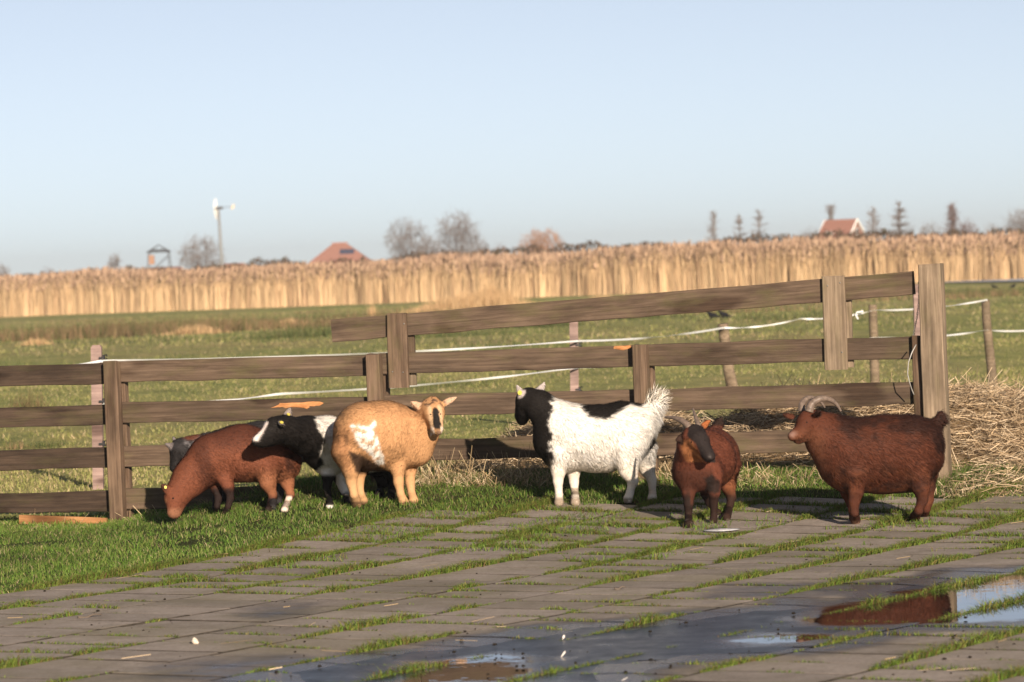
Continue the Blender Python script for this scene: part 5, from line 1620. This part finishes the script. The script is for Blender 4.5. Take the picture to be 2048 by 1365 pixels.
# ---- tan goat with the white flank patch, facing the camera
def goat_tan():
    B = Body(20.45)
    B.chain([(728, 864, -.06, 60), (770, 868, .0, 62), (808, 872, .05, 54)], .05)
    B.cone((715, 880, -.08), 48, (700, 900, -.1), 34, .05)
    B.cone((812, 866, .03), 50, (842, 860, .02), 36, .05)
    B.cone((826, 885, .03), 40, (832, 900, .02), 34, .05)
    B.cone((842, 858, .01), 36, (858, 836, -.03), 27, .04)
    # head facing the camera
    B.cone((864, 820, -.06), 25, (868, 826, -.10), 22, .02)
    B.cone((868, 828, -.10), 19, (874, 856, -.15), 12.5, .015)
    B.cone((866, 838, -.07), 18, (872, 860, -.13), 10, .012)
    B.cone((874, 854, -.15), 12, (875, 861, -.155), 10.5, .01)
    B.cone((866, 800, -.07), 7, (869, 804, -.09), 8, .02)
    B.ear((845, 817, -.07), (822, 803, -.08), 15, 4, (-.1, -1, .35))
    B.ear((885, 809, -.08), (914, 794, -.08), 14, 4, (.1, -1, .35))
    B.leg([(697, 906, -.12, 34), (702, 940, -.13, 17), (703, 965, -.12, 11), (708, 990, -.13, 9)], (713, 1015), hoof=12.5)
    B.leg([(722, 905, .05, 28), (721, 942, .03, 12.5), (718, 965, .03, 10), (721, 988, .02, 8.5)], (726, 1009), hoof=12)
    B.leg([(795, 907, -.02, 27), (796, 940, -.05, 13), (797, 965, -.05, 10.5), (801, 988, -.05, 8.5)], (807, 1010), hoof=11.5)
    B.leg([(820, 912, .09, 23), (820, 942, .06, 12), (820, 965, .05, 10), (823, 987, .03, 8.5)], (828, 1008), hoof=11)
    B.cone((745, 900, -.02), 42, (790, 900, .03), 40, .05)
    B.chain([(690, 862, -.14, 10), (688, 880, -.16, 8), (690, 893, -.16, 5)], .02)
    def col(V, Nn):
        u, w = B.uv(V); nz = cnoise(V, 16) - .5; nf = cnoise(V, 55) - .5
        c = np.tile(np.array([.47, .26, .125]), (len(V), 1)) * (.86 + .28 * cnoise(V, 9))[:, None]
        c = lerp(c, (.54, .33, .17), .7 * sstep(930, 985, w))
        c = lerp(c, (.36, .17, .08), .6 * sstep(715, 690, u) * sstep(840, 870, w) * sstep(960, 930, w))
        # belly and inner legs dark
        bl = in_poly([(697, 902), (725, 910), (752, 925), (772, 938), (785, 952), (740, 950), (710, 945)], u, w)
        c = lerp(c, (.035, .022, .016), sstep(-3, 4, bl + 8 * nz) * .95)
        c = lerp(c, (.05, .03, .02), .9 * sstep(6, 2, np.abs(u - 693 - .05 * (w - 880))) * sstep(860, 872, w) * sstep(896, 886, w) * (V[:, 1] > B.Y0 - .3) * .6)
        pt = in_poly([(700, 849), (712, 846), (722, 852), (738, 853), (748, 842), (753, 850), (752, 862), (758, 880), (764, 900), (768, 918), (771, 934), (752, 925), (738, 906), (722, 896), (713, 886), (708, 870), (701, 858)], u, w)
        wk = sstep(-3, 3, pt + 10 * nz + 4 * nf) * (1 - .8 * sstep(.53, .62, cnoise(V, 30)))
        c = lerp(c, (.82, .78, .72), wk)
        # face: black blaze, pale eyebrow stripes and muzzle
        face = (V[:, 1] < B.Y0 - .07) & (u > 845) & (w < 875)
        bx = u - (871 + (w - 830) * .13)
        c = lerp(c, (.62, .44, .27), .75 * face * sstep(5, 8, np.abs(bx + .5)) * sstep(17, 12, np.abs(bx)) * sstep(806, 814, w))
        c = lerp(c, (.018, .015, .014), face * sstep(2, -1, np.abs(bx - 1) - np.interp(w, [812, 822, 840, 855, 863], [2, 6, 7.5, 7, 4]) + 5 * nf) * sstep(812, 818, w) * sstep(862, 856, w))
        c = lerp(c, (.12, .07, .045), face * sstep(.5, .62, cnoise(V, 45)) * sstep(816, 808, w))
        c = lerp(c, (.66, .58, .50), .8 * face * sstep(851, 858, w) * sstep(5, 8, np.abs(bx)) * sstep(17, 13, np.abs(bx)))
        c = lerp(c, (.13, .09, .075), .7 * face * sstep(5, 3, np.abs(bx - 2)) * sstep(860, 863, w))
        c = lerp(c, (.60, .42, .30), .7 * B.earmask(V))
        c = lerp(c, (.06, .035, .025), .8 * sstep(1000, 1007, w) * sstep(.35, .6, cnoise(V, 40) + .12))
        return c
    def ln(P, B):
        u, w = B.uv(P); return .45 + .55 * sstep(855, 835, u) * sstep(960, 930, w)
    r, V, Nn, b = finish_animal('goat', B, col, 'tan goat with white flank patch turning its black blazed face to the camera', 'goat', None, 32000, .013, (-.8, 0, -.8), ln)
    add_eye(r, V, Nn, b, 858, 829, .007); add_eye(r, V, Nn, b, 884, 827, .007)

# ---- black and white goat behind the tan one, chin over the grazing goat's back
def goat_piebald():
    B = Body(20.85)
    B.chain([(655, 888, -.06, 50), (700, 892, .06, 54), (755, 894, .12, 54), (790, 892, .14, 48)], .05)
    B.cone((650, 880, -.08), 46, (612, 872, -.22, ), 37, .05)
    B.cone((645, 905, -.06), 36, (655, 925, -.04), 28, .05)
    B.cone((615, 872, -.22), 36, (578, 864, -.38), 29, .04)
    B.cone((568, 858, -.42), 27, (552, 858, -.47), 24, .03)
    B.cone((550, 860, -.47), 20, (520, 880, -.54), 12, .02)
    B.cone((552, 872, -.46), 17, (524, 887, -.53), 9, .015)
    B.cone((520, 880, -.54), 11, (514, 883, -.55), 10, .01)
    B.ear((570, 838, -.40), (582, 815, -.38), 15, 4, (.0, -1, .3))
    B.ear((562, 846, -.52), (563, 850, -.60), 15, 4, (.6, -.5, .6))
    B.leg([(662, 922, -.06, 22), (656, 952, -.10, 12), (654, 974, -.12, 8), (658, 998, -.14, 7)], (660, 1017), hoof=9.5)
    B.leg([(672, 925, .05, 26), (682, 955, .0, 15), (688, 975, -.02, 11), (693, 992, -.04, 9)], (697, 1008), hoof=10)
    B.leg([(775, 915, .06, 32), (783, 945, .04, 15), (786, 968, .04, 11), (784, 985, .03, 9)], (783, 1001), hoof=11)
    B.leg([(765, 915, .22, 30), (760, 945, .22, 15), (765, 968, .22, 11), (762, 982, .22, 9)], (758, 996), hoof=10)
    def col(V, Nn):
        u, w = B.uv(V); nz = cnoise(V, 16) - .5; nf = cnoise(V, 55) - .5
        c = np.tile(WHITE, (len(V), 1)) * (.93 + .1 * cnoise(V, 8))[:, None]
        edge = np.interp(w, [820, 840, 860, 880, 900, 912, 925, 945], [632, 628, 638, 650, 640, 638, 645, 632])
        c = lerp(c, BLACK, sstep(4, -4, u - edge + 12 * nz + 6 * nf) * sstep(955, 940, w))
        c = lerp(c, BLACK, sstep(-3, 3, in_poly([(715, 950), (820, 930), (820, 1010), (720, 1010)], u, w)))
        c = lerp(c, BLACK, sstep(945, 955, w) * sstep(674, 670, u) * sstep(1013, 1009, w))
        c = lerp(c, (.025, .02, .018), sstep(985, 992, w) * sstep(676, 680, u))
        # white blaze along the upper edge of the nose
        bz = in_poly([(528, 838), (536, 846), (524, 868), (516, 884), (505, 884), (503, 872), (512, 856)], u, w)
        c = lerp(c, (.74, .66, .62), sstep(-2, 3, bz + 4 * nz))
        c = lerp(c, BLACK, sstep(8, 4, np.hypot(u - 511, w - 889)))
        c = lerp(c, (.36, .30, .27), .7 * B.earmask(V, .8) * (Nn[:, 1] < 0))
        return c
    r, V, Nn, b = finish_animal('goat', B, col, 'black and white goat with white nose blaze laying its chin over the grazing brown goat', 'goat', None, 26000, .014, (.9, 0, -.6))
    add_tag(r, V, Nn, b, 576, 827, .010); add_tag(r, V, Nn, b, 563, 843, .011)
    add_eye(r, V, Nn, b, 537, 855, .008)

# ---- brown goat grazing at the left
def goat_grazing():
    B = Body(20.75)
    B.chain([(432, 916, -.02, 50), (485, 907, .0, 54), (540, 916, .04, 50)], .05)
    B.cone((550, 925, .04), 42, (565, 930, .05), 32, .05)
    B.cone((415, 925, -.02), 44, (378, 958, -.06), 33, .05)
    B.cone((385, 955, -.05), 35, (362, 982, -.10), 27, .04)
    B.cone((358, 985, -.11), 24, (350, 996, -.14), 22, .03)
    B.cone((352, 995, -.14), 21, (346, 1026, -.18), 12, .02)
    B.cone((362, 1000, -.12), 14, (353, 1028, -.17), 9, .015)
    B.ear((341, 985, -.18), (322, 969, -.20), 17, 4, (-.1, -1, .3))
    B.leg([(445, 946, -.08, 22), (456, 973, -.12, 11.5), (461, 996, -.12, 7.5), (456, 1014, -.13, 6.5)], (452, 1031), hoof=9)
    B.leg([(428, 950, .04, 18), (433, 978, -.02, 10), (437, 998, -.04, 7), (434, 1013, -.06, 6.5)], (434, 1030), hoof=8.5)
    B.leg([(532, 938, -.08, 31), (536, 966, -.11, 16), (546, 992, -.1, 8.5), (540, 1009, -.11, 7)], (537, 1026), hoof=9)
    B.leg([(566, 938, .06, 25), (575, 966, .04, 13), (581, 991, .02, 8), (574, 1007, -.02, 7)], (569, 1026), hoof=8.5)
    B.chain([(585, 908, .06, 12), (592, 922, .06, 10), (592, 945, .06, 6)], .02)
    def col(V, Nn):
        u, w = B.uv(V); nz = cnoise(V, 16) - .5; n = cnoise(V, 9)
        c = np.tile(np.array([.165, .058, .032]), (len(V), 1)) * (.84 + .34 * n)[:, None]
        c = lerp(c, (.085, .031, .020), .85 * sstep(920, 872, w + 20 * nz))
        c = lerp(c, (.055, .022, .015), .65 * sstep(26, 6, np.abs(u - 400 - (w - 900) * .25)) * sstep(870, 900, w))
        c = lerp(c, (.30, .13, .065), .65 * sstep(925, 965, w) * sstep(480, 530, u) * sstep(1000, 985, w))
        c = lerp(c, (.13, .045, .025), .5 * sstep(420, 380, u) * sstep(.3, .7, n))
        c = lerp(c, (.018, .013, .012), .96 * sstep(-8, 8, w - np.where(u < 490, 977, 992) + 16 * nz) * sstep(420, 428, u))
        c = lerp(c, (.70, .58, .50), sstep(990, 996, w) * sstep(556, 560, u) * sstep(586, 582, u) * (V[:, 1] < B.Y0 + .04) * sstep(1026, 1020, w))
        c = lerp(c, (.045, .02, .014), .8 * sstep(12, 6, np.abs(u - 578 - (w - 920) * .15)) * sstep(900, 915, w) * sstep(950, 935, w))
        c = lerp(c, (.05, .025, .018), .85 * sstep(338, 331, u) * sstep(986, 978, w))
        c = lerp(c, (.27, .13, .075), .7 * sstep(1012, 1024, w) * sstep(372, 362, u))
        c = lerp(c, (.30, .14, .07), .5 * sstep(7, 3, np.hypot(u - 330, w - 1002)))
        return c
    r, V, Nn, b = finish_animal('goat', B, col, 'reddish brown goat grazing with its head down beside the left fence post', 'goat', None, 30000, .014, (.9, 0, -.7))
    add_tag(r, V, Nn, b, 332, 978, .008)
    add_eye(r, V, Nn, b, 344, 1000, .008)

# ---- dark grizzled goat behind the grazing one
def goat_grizzled():
    B = Body(21.25)
    B.chain([(420, 912, -.02, 42), (470, 903, .0, 48), (525, 896, .02, 50), (560, 900, .02, 44)], .05)
    B.cone((415, 908, -.02), 38, (385, 905, -.05), 31, .05)
    B.cone((383, 903, -.05), 30, (364, 900, -.07), 24, .03)
    B.cone((361, 902, -.08), 20, (351, 935, -.10), 12, .02)
    B.cone((366, 908, -.07), 15, (357, 938, -.09), 9, .015)
    B.ear((352, 897, -.10), (329, 887, -.10), 12, 4, (.0, -1, .4))
    B.ear((352, 890, -.04), (346, 873, -.02), 11, 4, (-.5, -1, .1))
    for u, d in ((432, -.08), (448, .08), (545, -.06), (557, .1)):
        g = ground(u, 1022 - 14 * (d > 0)); dy = g[1] - B.Y0
        B.leg([(u, 940, d, 22), (u + 4, 970, d, 12), (u + 3, 990, (d + dy) / 2, 9), (u + 1, 1000, dy * .8, 8)], (u, 1022 - 14 * (d > 0)), hoof=9)
    def col(V, Nn):
        u, w = B.uv(V); n = cnoise(V, 50); n1 = cnoise(V, 10)
        c = np.tile(np.array([.030, .028, .029]), (len(V), 1)) * (.7 + .7 * n)[:, None]
        c = lerp(c, (.17, .16, .165), sstep(.45, .75, n) * .75 * sstep(440, 400, u) * sstep(365, 372, u))
        c = lerp(c, (.16, .055, .03), .8 * sstep(20, 8, np.hypot((u - 382) * .8, (w - 872) * 1.6)))
        c = lerp(c, (.22, .19, .185), .75 * B.earmask(V, .85))
        c = lerp(c, (.022, .020, .020), sstep(366, 358, u) * sstep(896, 905, w))
        return c
    r, V, Nn, b = finish_animal('goat', B, col, 'dark grey grizzled goat mostly hidden behind the grazing brown goat', 'goat', None, 20000, .016, (.9, 0, -.7))
    add_eye(r, V, Nn, b, 349, 906, .008)

for fn in (goat_chestnut, goat_horned, goat_white, goat_tan, goat_piebald, goat_grazing, goat_grizzled):
    fn()
for o in COL.objects:
    if o.get('category') == 'goat': o['group'] = 'goats by the fence'

# ------------------------------------------------------------------ crows in the meadow
def crow(px, py, D, k, flip, label):
    B = Body(D, .014)
    s = B.sc; f = -1 if flip else 1
    q = lambda x, y: (px + f * x * s * k, py - y * s * k, 0)
    r = lambda m: m * s * k
    B.cone(q(-.08, .17), r(.075), q(.06, .20), r(.080), .03)
    B.cone(q(.06, .22), r(.055), q(.14, .29), r(.042), .03)
    B.cone(q(.14, .295), r(.043), q(.155, .30), r(.04), .02)
    B.cone(q(.17, .295), r(.020), q(.235, .28), r(.008), .01)
    B.cone(q(-.10, .17), r(.06), q(-.27, .10), r(.028), .03)
    B.cone(q(.0, .13), r(.022), q(.01, .0), r(.012), .02)
    B.cone(q(.04, .13), r(.022), q(.06, .0), r(.012), .02)
    finish_animal('crow', B, lambda V, Nn: np.tile(np.array([.014, .014, .017]), (len(V), 1)), label, 'bird', 'crows in the meadow', 0)
crow(1424, 641, 91, .72, True, 'left of the two black crows feeding below the slanting rail')
crow(1447, 640, 91, .72, True, 'right of the two black crows feeding below the slanting rail')
crow(1988, 580, 136, .60, True, 'left of the two crows on the meadow by the ditch water')
crow(2026, 579, 136, .60, False, 'right of the two crows on the meadow by the ditch water')

# ------------------------------------------------------------------ small things on the paving
def small_things():
    # pale snail shell
    c = ground(390, 1289)
    mb = MB(); mb.sphere((0, 0, .012), (.0125, .012, .0125), 12, 9); mb.sphere((.008, -.003, .007), (.008, .008, .007), 10, 7); mb.sphere((-.002, 0, .021), (.007, .007, .006), 10, 7)
    o = mb.build('snail_shell', plain('shell', (.62, .54, .44), .4, .4, .35, 90), None, True, label='small pale round snail shell on the paving at lower left', cat='shell'); o.location = tuple(c)
    # thin pale disc standing in for a small reflecting splash
    c = ground(1440, 1063); mb = MB(); n = 14
    P = [np.array([math.cos(a) * .095 * random.uniform(.8, 1.1), math.sin(a) * .09 * random.uniform(.75, 1.1), .004]) for a in np.linspace(0, 2 * math.pi, n, endpoint=False)]
    V = [np.array([0, 0, .009])] + P + [p * np.array([1, 1, 0]) for p in P]
    mb.add(V, [(0, 1 + i, 1 + (i + 1) % n) for i in range(n)] + [(1 + n + i, 1 + n + (i + 1) % n, 1 + (i + 1) % n, 1 + i) for i in range(n)])
    o = mb.build('pale_splash', plain('pale_splash', (.36, .36, .38), .3, .4, .35, 40), None, True, label='flat whitish splash on the paving in front of the walking goat', cat='scrap'); o.location = tuple(c + np.array([0, 0, .006]))
    # feathers
    for px, py, h, lean, lab in ((1125, 1277, .018, .3, 'small white feather standing at the puddle edge'), (1122, 1312, .022, .7, 'small grey feather leaning in the middle of the puddle'), (1243, 1362, .010, 2.0, 'white feather lying at the bottom edge of the puddle')):
        c = ground(px, py); c[2] = max(c[2] + float(dip([c[0]], [c[1]])[0]), WATER_Z); mb = MB()
        tip = np.array([lean * h, 0, h]); V, F = [], []
        for i, (t, w) in enumerate(((0, .001), (.3, .004), (.65, .005), (1, .0008))):
            p = tip * t + np.array([.002 * math.sin(t * 3), 0, 0])
            V += [p + np.array([-w, -.0006, 0]), p + np.array([w, -.0006, w * .4]), p + np.array([w, .0006, w * .4]), p + np.array([-w, .0006, 0])]
            if i: b = 4 * (i - 1); F += [(b + k, b + (k + 1) % 4, b + 4 + (k + 1) % 4, b + 4 + k) for k in range(4)]
        mb.add(V, F); mb.tube([(0, 0, 0), tip * 1.05], .0006, 4)
        o = mb.build('feather', plain('feather', (.66, .62, .58), .7, .2, .1), None, False, label=lab, cat='feather', group='stray feathers'); o.location = tuple(c)
    # dandelion
    c = ground(1318, 975); c = np.array(at(1318, 962, c[1] - .0)); g = float(gz(c[0], c[1]))
    root = empty('dandelion', (c[0], c[1], g), 'single yellow dandelion flower in the grass behind the white goat', 'flower')
    h = max(.03, c[2] - g)
    mb = MB(); mb.tube([(0, 0, 0), (.003, 0, h * .5), (0, -.004, h)], .0016, 5); mb.build('stem', plain('stem', (.12, .18, .05)), root)
    mb = MB()
    for k in range(26):
        a = k * 2.4; rr = .013 * math.sqrt((k + 1) / 26)
        e = np.array([math.cos(a) * rr, math.sin(a) * rr * .9, .006 - rr * .25]); u = np.array([-math.sin(a), math.cos(a), 0]) * .0022
        o0 = np.array([0, -.004, h])
        mb.add([o0 - u * .4, o0 + u * .4, o0 + e + u, o0 + e - u], [(0, 1, 2, 3)])
    mb.sphere((0, -.004, h + .001), (.006, .006, .004), 8, 5)
    mb.build('petals', plain('petals', (.80, .58, .02), .6, .2, .1), root)
    # bent dark twig on the paving
    for px, py, L, a0, lab in ((180, 1236, .11, .5, 'short grey stick on the paving at the left'), (1240, 1180, .05, .2, 'dark short stick on the paving in the middle')):
        c = ground(px, py); mb = MB()
        P = [np.array([L * t * math.cos(a0), L * t * math.sin(a0), .008 + .01 * t + .004 * math.sin(t * 9)]) for t in np.linspace(-.5, .5, 8)]
        mb.tube(P, np.linspace(.006, .003, 8), 6)
        o = mb.build('stick', M_BARK, None, True, label=lab, cat='stick', group='sticks on the paving'); o.location = tuple(c)
small_things()

# ------------------------------------------------------------------ thin air haze over the meadow
def build_haze():
    mb = MB(); mb.box((0, 880, 8.0), (1700, 1800, 19.0))
    m = bpy.data.materials.new('haze'); m.use_nodes = True; nt = m.node_tree
    for n_ in list(nt.nodes):
        if n_.type == 'BSDF_PRINCIPLED': nt.nodes.remove(n_)
    v = nt.nodes.new('ShaderNodeVolumePrincipled')
    v.inputs['Color'].default_value = (.86, .90, .95, 1); v.inputs['Density'].default_value = .00036; v.inputs['Anisotropy'].default_value = .1
    nt.links.new(v.outputs['Volume'], nt.nodes['Material Output'].inputs['Volume'])
    mb.build('haze', m, None, kind='stuff', label='thin pale haze hanging over the far meadow', cat='haze')
build_haze()
